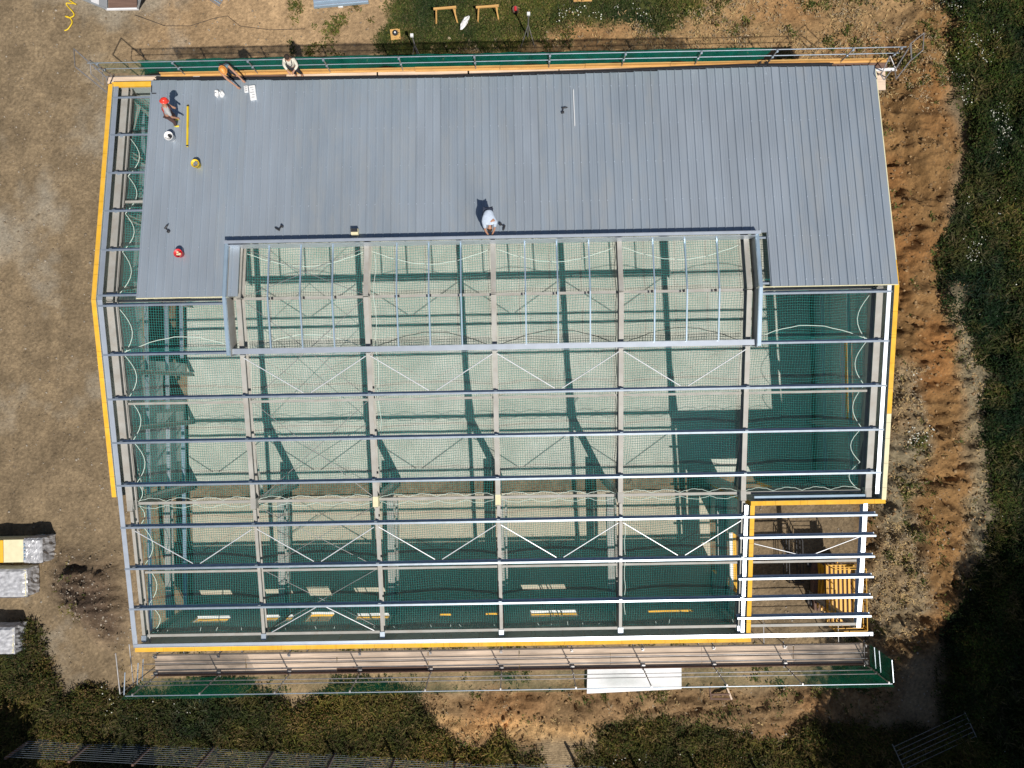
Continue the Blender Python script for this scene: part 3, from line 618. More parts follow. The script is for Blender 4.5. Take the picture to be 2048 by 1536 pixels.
# ================================================================ SAFETY NETS
def net(x0, x1, y0, y1, drop, sag, label, sp=0.10, seed=0, group='safety nets slung under the open roof'):
    R = random.Random(seed); ph = R.random() * 6
    root = thing('safety_net', label, 'safety net', ((x0 + x1) / 2, (y0 + y1) / 2, h((y0 + y1) / 2) - drop), group)
    loc = root.location
    def zz(x, y):
        u = (x - x0) / (x1 - x0); v_ = (y - y0) / (y1 - y0)
        return h(y) - drop - sag * max(0.0, math.sin(math.pi * u) * math.sin(math.pi * v_)) ** .7 + .03 * math.sin(x * 2.1 + ph) * math.sin(y * 1.7 + ph)
    V = []; F = []
    def line(pts, r=.0055):
        o = len(V)
        for i, p_ in enumerate(pts):
            for dx, dz in ((-r, -r * .6), (r, -r * .6), (0, r)): 
                V.append((p_[0] + (dx if line.ns else 0) - loc.x, p_[1] + (0 if line.ns else dx) - loc.y, p_[2] + dz - loc.z))
        for i in range(len(pts) - 1):
            a = o + 3 * i
            F.extend([(a, a+1, a+4, a+3), (a+1, a+2, a+5, a+4), (a+2, a, a+3, a+5)])
    def wx(x, y): return x + .025 * math.sin(y * 2.3 + ph + x) + .02 * math.sin(x * 3.1 + y)
    def wy(x, y): return y + .025 * math.sin(x * 2.7 + ph) + .02 * math.sin(y * 2.2 + x * .7)
    nx = int((x1 - x0) / sp); ny = int(abs(y1 - y0) / sp)
    ys = [y0 + (y1 - y0) * i / max(4, int(abs(y1 - y0) / .33)) for i in range(max(4, int(abs(y1 - y0) / .33)) + 1)]
    xs = [x0 + (x1 - x0) * i / 14 for i in range(15)]
    line.ns = True
    for i in range(nx + 1):
        x = x0 + (x1 - x0) * i / nx; line([(wx(x, y), wy(x, y), zz(x, y)) for y in ys])
    line.ns = False
    for i in range(ny + 1):
        y = y0 + (y1 - y0) * i / ny; line([(wx(x, y), wy(x, y), zz(x, y)) for x in xs])
    me = bpy.data.meshes.new('net_mesh'); me.from_pydata(V, [], F); me.materials.append(M['cord']); me.update()
    tag(link('net_mesh', me, root), kind='stuff')
    m = MB(); nyl = len(ys); 
    vv = [(x - loc.x, y - loc.y, zz(x, y) - .03 - loc.z) for y in ys for x in xs]
    ff = [(j * 15 + i, j * 15 + i + 1, (j + 1) * 15 + i + 1, (j + 1) * 15 + i) for j in range(nyl - 1) for i in range(14)]
    m.add(vv, ff); m.build('net_liner', M['liner'], root, smooth=True)
    def rp(pts, mm='rope', r=.016):
        MB().tube([(a - loc.x, b - loc.y, c - loc.z) for a, b, c in pts], r, 5).build('border_rope', M[mm], root)
    return root, rp, zz
bay_words = ['first bay from the left gable', 'second bay, crossed by dark bracing rods', 'third bay from the left', 'fourth bay, just right of centre', 'fifth bay, left of the dark shadowed end', 'end bay beside the right gable']
def arc(xa, xb, ya, bow, zf, n=14, dz=.04):
    return [(xa + (xb - xa) * i / n, ya + bow * math.sin(math.pi * i / n) + .015 * math.sin(i * 2.3), zf(xa + (xb - xa) * i / n, ya) + dz) for i in range(n + 1)]
for j in range(6):
    xa, xb = 5 * j + .14, 5 * j + 4.86
    r1, rp, z1 = net(xa, xb, 2.3, -2.0, .66, .22, 'pale green net below the ridge opening, ' + bay_words[j] if 0 < j < 5 else 'pale green net below the covered ridge, ' + bay_words[j], seed=j)
    if j: rp(arc(xa, xb, 1.85, -.55, lambda a, b: h(b) - .62), 'rope', .011)
    if j < 5: pass
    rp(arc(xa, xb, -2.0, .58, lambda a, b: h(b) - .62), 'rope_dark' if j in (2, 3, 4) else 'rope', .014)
    r2, rp2, z2 = net(xa, xb, -1.7, -8.12, .70, .35, 'long green net over the main floor slab, ' + bay_words[j], seed=10 + j)
    for k in range(4):
        for s_ in ((1, -1) if j < 5 else (1,)):
            if j < 5 or s_ > 0: rp2(arc(xa + k * 1.18, xa + (k + 1) * 1.18, -8.2 + s_ * .08, s_ * .13, lambda a, b: 5.64, 8, .05), 'rope', .010)
    if j < 5:
        r3, rp3, z3 = net(xa, xb, -8.25, -13.95, .55, .3, 'green net over the cream lean-to slab, ' + bay_words[j], seed=20 + j)
        for k in range(8):
            x = xa + .3 + k * .6 + random.uniform(-.15, .15); L_ = random.uniform(.1, .3)
            rp3([(x, -13.9, h(13.9) - .5), (x + random.uniform(-.05, .05), -13.9 + L_ * .5, h(13.8) - .4), (x + random.uniform(-.1, .1), -13.9 + L_, h(13.7) - .45)], 'rope', .010)
    if j == 0:
        for ya, yb in ((-.3, -2.1), (-2.1, -3.85), (-3.85, -5.6), (-5.6, -7.35), (-7.35, -8.15), (-8.3, -9.1), (-9.1, -10.85), (-10.85, -12.59), (-12.59, -13.9), (.3, 2.03), (2.03, 3.63), (3.63, 5.22), (5.22, 6.83)):
            bow = .42 if abs(yb - ya) > 1 else .2
            rp2([(.12 + bow * math.sin(math.pi * i / 8), ya + (yb - ya) * i / 8, h(ya + (yb - ya) * i / 8) - .58) for i in range(9)], 'rope', .014)
        net(xa, 4.8, 8.6, 2.3, .66, .2, 'green net glimpsed in the gap beside the top left of the sheeting', seed=40)
    if j == 5:
        for ya, yb in ((-.3, -2.1), (-2.1, -3.85), (-3.85, -5.6), (-5.6, -7.0), (-7.0, -8.15)):
            rp2([(29.85 - .42 * math.sin(math.pi * i / 8), ya + (yb - ya) * i / 8, h(ya + (yb - ya) * i / 8) - .58) for i in range(9)], 'rope', .014)
# loose ropes hanging along the frames
_, rpx, _z = r1, None, None
def loose(pts, mm, label):
    tag(MB().tube(pts, .012, 5).build('loose_rope', M[mm]), label, 'rope')
loose([(10.28 + .05 * math.sin(t * 1.7), 1.7 - t * .55, h(1.7 - t * .55) - .5) for t in range(14)], 'rope', 'white rope trailing down beside the third frame from the left')
loose([(19.82 + .04 * math.sin(t * 2.1), 1.9 - t * .5, h(1.9 - t * .5) - .45) for t in range(22)], 'rope_dark', 'black cable running down the left side of the fifth frame')
loose([(20.35 + .12 * math.cos(t), -7.6 + .16 * math.sin(t * 1.3), 5.9) for t in range(9)], 'rope_dark', 'tangle of black cable beside the fifth frame above the middle strut')
loose([(20.2 + .03 * math.sin(t * 2.0), -9.3 - t * .4, h(9.3 + t * .4) - .3) for t in range(11)], 'rope', 'white rope dangling beside the fifth frame over the lean-to')

# ================================================================ SCAFFOLDS
def tube_part(parent, a, b, name, mm='tube', r=.024, loc=(0, 0, 0)):
    l = Vector(loc); return MB().tube([Vector(a) - l, Vector(b) - l], r, 7).build(name, M[mm], parent)
def fold_sheet(parent, xs, yz, mm, name, amp=.06, seed=1, step=.25):
    """hanging netting: xs range, yz list of (y,z) down the drop"""
    R = random.Random(seed); n = int((xs[1] - xs[0]) / step); v = []; f = []; k = len(yz)
    for i in range(n + 1):
        x = xs[0] + (xs[1] - xs[0]) * i / n
        for q, (y, z) in enumerate(yz):
            w = amp * (math.sin(x * 2.1 + q) * .5 + math.sin(x * 5.3 + seed + q * .7) * .3 + R.uniform(-.3, .3)) * (0.4 if q in (0,) else 1)
            v.append((x, y + w, z + w * .5))
    for i in range(n):
        for q in range(k - 1): f.append((i * k + q, (i + 1) * k + q, (i + 1) * k + q + 1, i * k + q + 1))
    m = MB().add(v, f); return m.build(name, M[mm], parent, smooth=True)
# south scaffold
SS = thing('scaffold', 'tube scaffold with timber walkway and thin green netting along the bottom edge of the building', 'scaffold', (0, 0, 0))
ys0, ys1 = -14.86, -15.76; xs = [2.9 + 3.02 * k for k in range(-1, 10)]; xs[0] = .2; xs.append(30.5)
xs = sorted(x for x in xs if x < 29.9) + [30.5]
for k, x in enumerate(xs):
    tube_part(SS, (x, ys1, 0), (x, ys1, 6.45), 'standard'); tube_part(SS, (x, ys0, 0), (x, ys0, 4.8), 'standard')
    tube_part(SS, (x, ys0 + .1, 4.43), (x, ys1 - .12, 4.43), 'transom'); tube_part(SS, (x, ys0 + .1, 2.0), (x, ys1 - .12, 2.0), 'transom')
    m = MB()
    for z_ in (4.45, 5.0, 5.4, 6.4): m.box(x - .03, x + .03, ys1 - .04, ys1 + .04, z_ - .04, z_ + .04)
    m.box(x - .09, x + .09, ys1 + .02, ys1 + .2, 4.52, 4.60); m.box(x - .05, x + .05, ys0 - .15, ys0 - .02, 4.52, 4.60)
    tag(m.build('couplers', M['tube'], SS), kind='stuff')
for z_, nm in ((4.38, 'ledger'), (2.05, 'ledger'), (5.0, 'guard_rail'), (5.4, 'guard_rail'), (6.4, 'guard_rail')):
    tube_part(SS, (-.1, ys1 - .05, z_), (30.65, ys1 - .05, z_), nm, 'galv' if z_ > 6 else 'tube', .019)
    if z_ < 4.4: tube_part(SS, (.0, ys0 - .05, z_), (30.5, ys0 - .05, z_), nm)
tube_part(SS, (-.1, ys0 - .25, 4.9), (30.4, ys0 - .25, 4.9), 'guard_rail', 'tube', .018); tube_part(SS, (-.1, ys0 - .5, 4.9), (30.4, ys0 - .5, 4.9), 'guard_rail', 'tube', .018)
for q in range(4):
    y = ys0 - .115 - q * .225
    for k in range(8):
        a = .15 + k * 3.9; b = min(a + 3.88, 30.4)
        if b - a < .4: continue
        MB().box(a + random.uniform(-.03, .03), b, y - .108, y + .108, 4.475, 4.51 + random.uniform(0, .008)).build('scaffold_board', M['wood'] if random.random() < .95 else M['wood_dark'], SS)
MB().box(.2, 30.4, ys1 + .03, ys1 + .06, 4.52, 4.68).build('toe_board', M['wood_dark'], SS)
for x, s_ in ((-.1, -1), (30.65, 1)):
    for z_ in (5.0, 5.4, 6.4): tube_part(SS, (x, ys0 - .0, z_), (x + s_ * .05, ys1, z_), 'guard_rail', 'galv')
# end frames that lean outwards
a = (-0.31,-15.72,6.40); b = (-0.61,-14.68,5.00)
for z_ in (5.4, 6.4): tube_part(SS, (a[0] + .0, a[1] + .02, z_), (b[0] + .15, b[1] + .6, z_), 'guard_rail')
tube_part(SS, (a[0], a[1], 0), (a[0], a[1], 6.4), 'standard')
for x in np.arange(1.0, 31, 3.02): tube_part(SS, (x, ys1 - .03, .1), (x + 1.4, ys1 - .03, 4.3), 'brace') if int(x) % 2 else None
fold_sheet(SS, (-.25, 30.7), [(ys1 - .14, 6.42), (ys1 - .13, 5.8), (ys1 - .11, 5.1), (ys1 - .07, 4.5)], 'debris_thin', 'debris_netting', .05, 3)
fold_sheet(SS, (-.3, 4.6), [(ys1 - .18, 6.42), (ys1 - .17, 5.8), (ys1 - .15, 5.1), (ys1 - .11, 4.5)], 'debris_mid', 'debris_netting', .07, 9)
fold_sheet(SS, (27.6, 30.75), [(ys1 - .18, 6.42), (ys1 - .17, 5.8), (ys1 - .15, 5.3), (ys1 - .11, 4.8)], 'debris_mid', 'debris_netting', .07, 5)
m = MB(); m.add([(30.652, ys0, 6.4), (30.658, ys1 - .1, 6.42), (30.656, ys1 - .1, 4.6), (30.65, ys0, 4.6)], [(0, 1, 2, 3)]); m.build('debris_netting', M['debris_mid'], SS)
# north scaffold
NS = thing('scaffold', 'tube scaffold with dark green netting and timber walkway behind the sheeted roof\'s eave', 'scaffold', (0, 0, 0))
yn0, yn1 = 9.17, 9.45; xn = [-.6 + 3.0 * k for k in range(0, 11)] + [31.3]
yo = 9.45
for x in xn:
    tube_part(NS, (x, yo, 0), (x, yo, 6.90), 'standard'); tube_part(NS, (x, yn0, 0), (x, yn0, 5.6), 'standard')
    tube_part(NS, (x, yn0 - .02, 5.66), (x, yo + .12, 5.66), 'transom', 'tube')
    m = MB()
    for z_ in (6.32, 6.84): m.box(x - .04, x + .04, yo - .05, yo + .05, z_ - .04, z_ + .04)
    tag(m.build('couplers', M['galv'], NS), kind='stuff')
for z_ in (5.62, 6.32, 6.84): tube_part(NS, (-1.0, yo + .05, z_), (31.5, yo + .05, z_), 'guard_rail' if z_ > 6 else 'ledger', 'galv' if z_ > 6 else 'tube', .018)
for z_ in (5.5, 2.4): tube_part(NS, (-1.0, yn0, z_), (31.4, yn0, z_), 'ledger')
for q in range(2):
    y = 9.215 + q * .135
    for k in range(9):
        a = -.9 + k * 3.75; b = min(a + 3.7, 31.3)
        MB().box(a + random.uniform(-.05, .05), b, y - .064, y + .064, 5.715, 5.745 + random.uniform(0, .01)).build('scaffold_board', M['wood_dark'] if (k == 8 or (k == 1 and q < 3)) else M['wood'], NS)
for k in range(9): MB().box(1.4 + k * 3.5, min(1.4 + k * 3.5 + 3.49, 31.3), yo + .02, yo + .05 + (k % 2) * .01, 5.755, 5.92).build('toe_board', M['wood_new'], NS)
for k in range(9): MB().box(1.4 + k * 3.5, min(1.4 + k * 3.5 + 3.48, 31.3), yo - .055 + random.uniform(-.02, .01), yo + .01, 5.752, 5.785).build('scaffold_board', M['wood_new'], NS)
fold_sheet(NS, (1.0, 26.2), [(yo + .12, 6.86), (yo + .11, 6.6), (yo + .10, 6.3), (yo + .12, 6.05), (yo + .09, 5.82)], 'debris', 'debris_netting', .07, 11, .2)
fold_sheet(NS, (-.9, 1.3), [(yo + .10, 6.86), (yo + .10, 6.5), (yo + .10, 6.1), (yo + .09, 5.75)], 'debris_thin', 'debris_netting', .05, 12, .2)
# leaning end frames of the north scaffold
def quad_frame(parent, pts, z, r=.026):
    for a, b in zip(pts, pts[1:] + pts[:1]): tube_part(parent, a, b, 'end_frame', 'tube', r)
quad_frame(NS, [(-1.54,10.10,6.80), (-2.31,10.00,5.50), (-0.97,8.87,5.50), (-0.26,8.93,6.80)], 6)
quad_frame(NS, [(-1.09,9.79,6.50), (-1.23,9.36,6.20), (-0.73,8.90,6.20), (-0.42,9.23,6.80)], 6, .02)
quad_frame(NS, [(31.88,9.77,6.50), (32.45,9.62,5.50), (31.79,8.80,5.50), (31.05,8.61,6.80)], 6)
quad_frame(NS, [(32.23,10.06,6.80), (32.64,9.75,6.00), (32.17,9.36,6.00), (31.67,9.63,6.80)], 6, .02)
for a, b in (((30.92,9.22,6.70), (30.65,8.55,6.50)), ((30.92,9.22,6.70), (31.28,8.70,6.50)), ((30.65,8.55,6.50), (30.77,8.35,6.50)), ((30.77,8.35,6.50), (31.08,8.74,6.50))): tube_part(NS, a, b, 'ladder_stay', 'tube', .02)
MB().box(30.8, 31.6, 8.55, 9.35, 5.0, 5.04).build('scaffold_board', M['wood'], NS)
MB().box(30.2, 31.6, 9.05, 9.16, 5.70, 5.75).build('scaffold_board', M['whitesheet'], NS)

# ================================================================ THINGS ON THE ROOF
def on_roof(x, y): return h(y) + .082
def bucket(x, y, mm, label, fill, r=.15, hh=.32):
    z = on_roof(x, y); t = thing('bucket', label, 'bucket', (x, y, z + .02), 'buckets standing on the sheeting')
    MB().lathe((0, 0, 0), [(.001, 0), (r * .8, 0), (r * .86, .02), (r, hh), (r + .015, hh), (r + .015, hh - .02), (r - .008, hh - .01), (r * .84, .05), (.001, .05)], 20).build('bucket_body', M[mm], t, smooth=True)
    R = random.Random(int(x * 10)); m = MB()
    for k in range(7): m.box(*sum([[c - s, c + s] for c, s in ((R.uniform(-.06, .06), .035), (R.uniform(-.06, .06), .03), (hh - .08 + R.uniform(-.04, .02), .03))], []))
    m.build('bucket_contents', M[fill], t)
    MB().tube([(math.cos(a) * r * 1.02, math.sin(a) * .04 - .02 - r * .7 * math.sin(a), hh - .04 + .02 * math.sin(a)) for a in [math.pi * i / 8 for i in range(9)]], .005, 5).build('bucket_handle', M['tube'], t)
b1 = (2.20,6.54,6.60); b2 = (3.29,5.39,6.80); b3 = (2.82,1.74,7.15)
bucket(b1[0], b1[1], 'white', 'white bucket near the worker with the red helmet', 'black', .165, .36)
bucket(b2[0], b2[1], 'yellowp', 'yellow bucket of fixings on the sheeting', 'galv', .15, .3)
bucket(b3[0], b3[1], 'redp', 'red bucket of fixings near the short end of the sheeting', 'cream', .155, .28)
def level():
    a = (2.75,7.96,6.45); b = (2.83,6.18,6.75); t = thing('spirit_level', 'long yellow straight edge lying on the sheets between worker and buckets', 'spirit level', (a[0], a[1], 0))
    o = Vector((a[0], a[1], 0)); z0 = Vector((0, 0, .0))
    A = Vector((a[0], a[1], on_roof(*a[:2]) + .06)) - o; B_ = Vector((b[0], b[1], on_roof(*b[:2]) + .06)) - o
    MB().beam(A, B_, .07, .05).build('level_bar', M['yellowp'], t)
    for q in (.02, .98): MB().beam(A.lerp(B_, q - .015), A.lerp(B_, q + .015), .075, .055).build('end_cap', M['black'], t)
level()
def tool(px, label, kind, rz, cat):
    x, y = px[0], px[1]; t = thing(kind, label, cat, (x, y, on_roof(x, y) + .04), None, rz)
    m = MB(); m.lathe((0, 0, .05), [(.03, -.1), (.035, -.09), (.035, .06), (.02, .1), (.012, .13)], 10, True, True, axis=(1, 0, 0)); m.build('motor_body', M['black'], t)
    MB().beam((-.05, 0, .05), (-.09, -.16, .05), .035, .04).build('grip', M['black'], t)
    MB().box(-.15, -.04, -.22, -.14, .0, .09).build('battery', M['black'], t, bevel=.008)
tool((2.20,2.86,7.00), 'small black cordless drill lying alone above the red bucket', 'cordless_drill', .9, 'drill')
tool((6.58,2.68,7.00), 'black cordless drill left near the left corner of the ridge opening', 'cordless_drill', 2.6, 'drill')
tool((17.97,7.52,6.40), 'black cordless drill lying in the middle of the right half of the roof', 'cordless_drill', .1, 'drill')
tool((15.46,2.56,7.05), 'dark power tool on the sheets just right of the crouching man', 'cordless_drill', 4.4, 'drill')
p_ = (9.64,2.36,7.10); t = thing('carton', 'small cream carton standing on the edge of the ridge opening', 'box', (p_[0], p_[1] + .12, on_roof(p_[0], p_[1]) + .03))
MB().box(-.14, .14, -.12, .12, 0, .22).build('carton_body', M['cream'], t, bevel=.01); MB().box(-.13, .13, -.02, .11, .222, .235).build('carton_lid', M['black'], t)
p_ = (1.26,8.64,6.20); z_ = on_roof(p_[0], p_[1]) + .034; tag(MB().box(p_[0] - .05, p_[0] - .02, p_[1] - .14, p_[1] + .20, z_, z_ + .012).box(p_[0] - .02, p_[0] + .15, p_[1] - .14, p_[1] - .105, z_, z_ + .012).build('set_square', M['black']), 'black L shaped square at the top left corner of the roof', 'square')
a = (18.35,8.32,6.30); b = (18.36,6.75,6.60); tag(MB().beam((a[0], a[1], on_roof(*a[:2]) + .04), (b[0], b[1], on_roof(*b[:2]) + .04), .03, .012).build('trim_strip', M['white']), 'thin white strip lying along a rib right of the drill', 'strip')
# white gloves / bags and printed packets near the eave
def crumple(name, c, size, mm, label, cat, seed):
    R = random.Random(seed); m = MB(); m.ball((0, 0, size[2] * .5), (size[0], size[1], size[2]), 12, 8)
    m.v = [(x * R.uniform(.8, 1.2), y * R.uniform(.8, 1.2), max(0, z * R.uniform(.7, 1.2))) for x, y, z in m.v]
    t = thing(name, label, cat, (c[0], c[1], c[2])); m.build(name + '_body', M[mm], t); return t
q = (3.91,8.42,6.30); crumple('plastic_bag', (q[0], q[1], on_roof(*q[:2]) + .02), (.09, .16, .12), 'white', 'left one of two white bags lying side by side by the eave', 'bag', 1)
q = (4.11,8.40,6.30); crumple('plastic_bag', (q[0], q[1], on_roof(*q[:2]) + .02), (.10, .15, .11), 'white', 'right one of two white bags lying side by side by the eave', 'bag', 2)
q = (5.09,8.60,6.30); t = thing('packet', 'small white packet left of the long white packet by the bending worker', 'packet', (q[0], q[1], on_roof(*q[:2]) + .035), None, .1)
MB().box(-.08, .08, -.14, .14, 0, .06).build('wrapping', M['white'], t, bevel=.015)
for k in range(3): MB().box(-.05, .04, -.09 + k * .08, -.07 + k * .08, .0605, .063).build('print_line', M['black'], t)
q = (5.37,8.43,6.30); t = thing('packet', 'long white packet with dark print lying below the bending worker', 'packet', (q[0], q[1], on_roof(*q[:2]) + .035), None, .12)
MB().box(-.13, .13, -.30, .30, 0, .08).build('wrapping', M['white'], t, bevel=.02)
for k, (w_, o_) in enumerate(((.07, 0), (.04, .02), (.08, -.01), (.05, .03), (.06, .0))): MB().box(-w_ + o_, w_ + o_, .2 - k * .1, .22 - k * .1, .0805, .083).build('print_line', M['tube'], t)
q = (2.87,9.47,5.75); t = thing('paper', 'white note lying on the dark scaffold boards at the top left', 'paper', (q[0], 9.36, 5.76)); MB().box(-.14, .14, -.06, .06, 0, .012).build('paper_sheet', M['white'], t)
q = (26.18,9.55,5.80); t = thing('cable_reel', 'coil of dark cable hanging on the north scaffold walkway', 'cable reel', (q[0], 9.33, 5.76))
for k in range(4): MB().tube([(math.cos(a) * (.15 + .015 * k), math.sin(a) * (.15 + .01 * k), .06 + k * .03) for a in [2 * math.pi * i / 16 for i in range(17)]], .014, 6).build('cable_loop', M['black'], t)

# ================================================================ YARD THINGS
# yellow scissor lift under the canopy
L = thing('scissor_lift', 'yellow scissor lift with barred sides parked under the open canopy at the lower right', 'scissor lift', (30.6, -13.45, 0))
MB().box(-.62, .62, -1.25, 1.25, .18, .62).build('chassis', M['wood_dark'], L, bevel=.04)
for sx in (-1, 1):
    for sy in (-1, 1):
        w = MB().lathe((sx * .62, sy * .95, .22), [(.05, -.09), (.2, -.09), (.22, -.06), (.22, .06), (.2, .09), (.05, .09)], 16, True, True, axis=(1, 0, 0)).build('wheel', M['black'], L)
        MB().lathe((sx * .72, sy * .95, .22), [(.001, 0), (.11, 0), (.11, .01)], 12, axis=(1, 0, 0)).build('rim', M['white'], w)
for k in range(4):
    z0 = .65 + k * .36; z1 = z0 + .34
    for sx in (-.45, .45):
        MB().beam((sx, -1.1, z0), (sx, 1.1, z1), .05, .09).build('scissor_arm', M['yellow'], L); MB().beam((sx + .06, -1.1, z1), (sx + .06, 1.1, z0), .05, .09).build('scissor_arm', M['yellow'], L)
for k in range(7): MB().box(-.68 + k * .2, -.68 + k * .2 + .10, -1.35, 1.35, 2.12, 2.18).build('deck_slat', M['yellow'], L)
MB().box(-.7, .7, -1.38, 1.38, 2.04, 2.10).build('deck_frame', M['wood_dark'], L)
cr = [(-.7, -1.38), (.7, -1.38), (.7, 1.38), (-.7, 1.38)]
for z_ in (2.35, 2.75, 3.12):
    for a, b in zip(cr, cr[1:] + cr[:1]): MB().tube([(a[0], a[1], z_), (b[0], b[1], z_)], .022, 6).build('guard_rail', M['yellow'], L)
for x_, y_ in cr + [(-.7, 0), (.7, 0), (-.7, -.7), (.7, .7), (.7, -.7), (-.7, .7)]: MB().tube([(x_, y_, 2.15), (x_, y_, 3.12)], .022, 6).build('rail_post', M['yellow'], L)
for k in range(5): MB().beam((-.7, -1.3 + k * .52, 2.2), (-.7, -1.05 + k * .52, 3.1), .03, .03).build('rail_brace', M['yellow'], L); MB().beam((.7, -1.05 + k * .52, 2.2), (.7, -1.3 + k * .52, 3.1), .03, .03).build('rail_brace', M['yellow'], L)
MB().box(.3, .6, 1.0, 1.3, 2.5, 2.9).build('control_box', M['black'], L, bevel=.02)
# dark tube cage beside it
Cg = thing('tube_cage', 'dark wire barrow frame standing left of the yellow lift', 'cage', (29.0, -12.2, 0))
rr = [(-.35, -1.0), (.3, -1.0), (.3, 1.0), (.15, 1.15), (-.2, 1.15), (-.35, 1.0)]
for z_ in (.35, .75, 1.1): 
    for a, b in zip(rr, rr[1:] + rr[:1]): MB().tube([(a[0], a[1], z_), (b[0], b[1], z_)], .022, 6).build('cage_bar', M['black'], Cg)
for x_, y_ in rr: MB().tube([(x_, y_, 0), (x_, y_, 1.1)], .024, 6).build('cage_post', M['black'], Cg)
# wrapped insulation packs on the left
def pack(x0, x1, y0, y1, hh, label, open_at=None, seed=0):
    cx, cy = (x0 + x1) / 2, (y0 + y1) / 2; t = thing('insulation_pack', label, 'insulation pack', (cx, cy, hz(cx, cy)), 'film wrapped insulation packs at the left edge')
    R = random.Random(seed); w, d = (x1 - x0) / 2, (y1 - y0) / 2
    for k in range(3): MB().box(-w * .95, w * .95, -d * .8 + k * d * .8 - .05, -d * .8 + k * d * .8 + .05, 0, .1).build('pallet_bearer', M['wood'], t)
    n = 8
    for k in range(n): MB().box(-w + .04, w - .04 - (k == n - 1) * 0, -d + .04, d - .04, .11 + k * (hh - .12) / n, .11 + (k + 1) * (hh - .12) / n - .006).build('insulation_board', M['cream'], t)
    # crinkled film
    m = MB(); nx_, ny_ = 16, 12; a0 = (open_at if open_at is not None else -w)
    v = []; f = []
    for i in range(nx_ + 1):
        for j_ in range(ny_ + 1):
            u = a0 + (w - a0) * i / nx_; s_ = -d * 1.03 + 2.06 * d * j_ / ny_
            v.append((u * 1.01, s_, hh + .015 + R.uniform(0, .05) - (.1 if j_ in (0, ny_) or i == nx_ else 0)))
    for i in range(nx_):
        for j_ in range(ny_): f.append((i * (ny_+1) + j_, (i+1) * (ny_+1) + j_, (i+1) * (ny_+1) + j_ + 1, i * (ny_+1) + j_ + 1))
    m.add(v, f); m.build('film_wrap', M['film'], t)
    m = MB(); v = []; f = []
    ring = [(w * 1.02, -d * 1.03 + 2.06 * d * j_ / ny_) for j_ in range(ny_ + 1)]; ring = [(w - (w - a0) * i / 6, -d * 1.03) for i in range(6, 0, -1)] + ring + [(w - (w - a0) * i / 6, d * 1.03) for i in range(1, 7)]
    for (x_, y_) in ring:
        for q in range(5): v.append((x_ + R.uniform(-.03, .03), y_ + R.uniform(-.03, .03), .08 + (hh - .1) * q / 4))
    for i in range(len(ring) - 1):
        for q in range(4): f.append((i * 5 + q, (i+1) * 5 + q, (i+1) * 5 + q + 1, i * 5 + q + 1))
    m.add(v, f); m.build('film_wrap', M['film'], t)
    return t
M['film'] = mat('crinkled_grey_film', (0.46, 0.46, 0.48), 0.22, var=.3, scale=5, bump=.4, bscale=9)
t = pack(-10.8, -6.98, -11.66, -10.5, 1.05, 'half unwrapped insulation pack with cream and yellow top at the left edge', 1.05, 1)
MB().box(-.35, .08, -.53, .53, 1.055, 1.085).build('yellow_edge_board', M['foam'], t)
for k in range(5): MB().box(1.09, 1.17, -.42 + k * .17, -.32 + k * .17, 1.125, 1.13).build('print_mark', M['blueflash'], t)
pack(-10.9, -7.8, -13.3, -11.98, .95, 'silver film wrapped pack below the half unwrapped one', None, 2)
pack(-11.0, -8.4, -16.0, -14.75, .95, 'film wrapped pack at the edge of the weeds, lowest of the left packs', None, 3)
# container / open skip at top left
K = thing('open_skip', 'grey open topped skip with flared timber sides at the top left', 'skip', (-3.23,15.71,0.00))
def plate(vs, name, mm, parent, th=.05):
    vs = [Vector(q) for q in vs]; n = (vs[1] - vs[0]).cross(vs[2] - vs[0]).normalized() * th
    MB().add([*vs, *[q + n for q in vs]], [(3,2,1,0),(4,5,6,7),(0,1,5,4),(1,2,6,5),(2,3,7,6),(3,0,4,7)]).build(name, M[mm], parent)
plate([(-.7, -.35, .05), (.7, -.35, .05), (.7, 1.6, .05), (-.7, 1.6, .05)], 'skip_floor', 'wood_dark', K)
for k in range(4):
    plate([(-.75 - .22 * k, -.4, .1 + .33 * k), (-.97 - .22 * k + .02, -.4, .42 + .33 * k), (-.97 - .22 * k + .02, 1.6, .42 + .33 * k), (-.75 - .22 * k, 1.6, .1 + .33 * k)], 'side_plank', 'whitesheet' if k % 2 else 'panel_out', K)
    plate([(.75 + .22 * k, -.4, .1 + .33 * k), (.75 + .22 * k, 1.6, .1 + .33 * k), (.97 + .22 * k - .02, 1.6, .42 + .33 * k), (.97 + .22 * k - .02, -.4, .42 + .33 * k)], 'side_plank', 'panel_out', K)
MB().beam((-.8, -.42, .12), (.8, -.42, .12), .08, .1).build('front_rail', M['whitesheet'], K); MB().beam((-.75, -.42, .12), (-1.65, -.42, 1.45), .06, .08).build('corner_post', M['panel_out'], K); MB().beam((.75, -.42, .12), (1.65, -.42, 1.45), .06, .08).build('corner_post', M['panel_out'], K)
# yellow hose
hp = (-5.89,15.17,0.00); pts = []; R = random.Random(4)
for i in range(60):
    t_ = i / 59; pts.append((hp[0] + .05 + (-.25 + .1 * t_) * math.sin(t_ * 21) + .25 * (.5 - t_), hp[1] + .95 - 1.75 * t_ + .16 * math.cos(t_ * 17), .07 + .03 * math.sin(t_ * 31) ** 2))
tag(MB().tube(pts, .03, 7).build('hose', M['yellowp'], smooth=True), 'tangled yellow hose lying on the ground left of the skip', 'hose')
# cable on the sandy ground
pts = [(-2.65,15.03,0.04), (-1.18,14.46,0.04), (0.06,14.43,0.04), (1.30,14.80,0.04), (1.92,14.89,0.04), (2.53,14.38,0.04), (4.01,14.16,0.04), (5.74,14.17,0.04)]
tag(MB().tube([(a, b, .05) for a, b, c in pts], .012, 5).build('ground_cable', M['black']), 'thin dark cable snaking over the sandy ground at the top', 'cable')
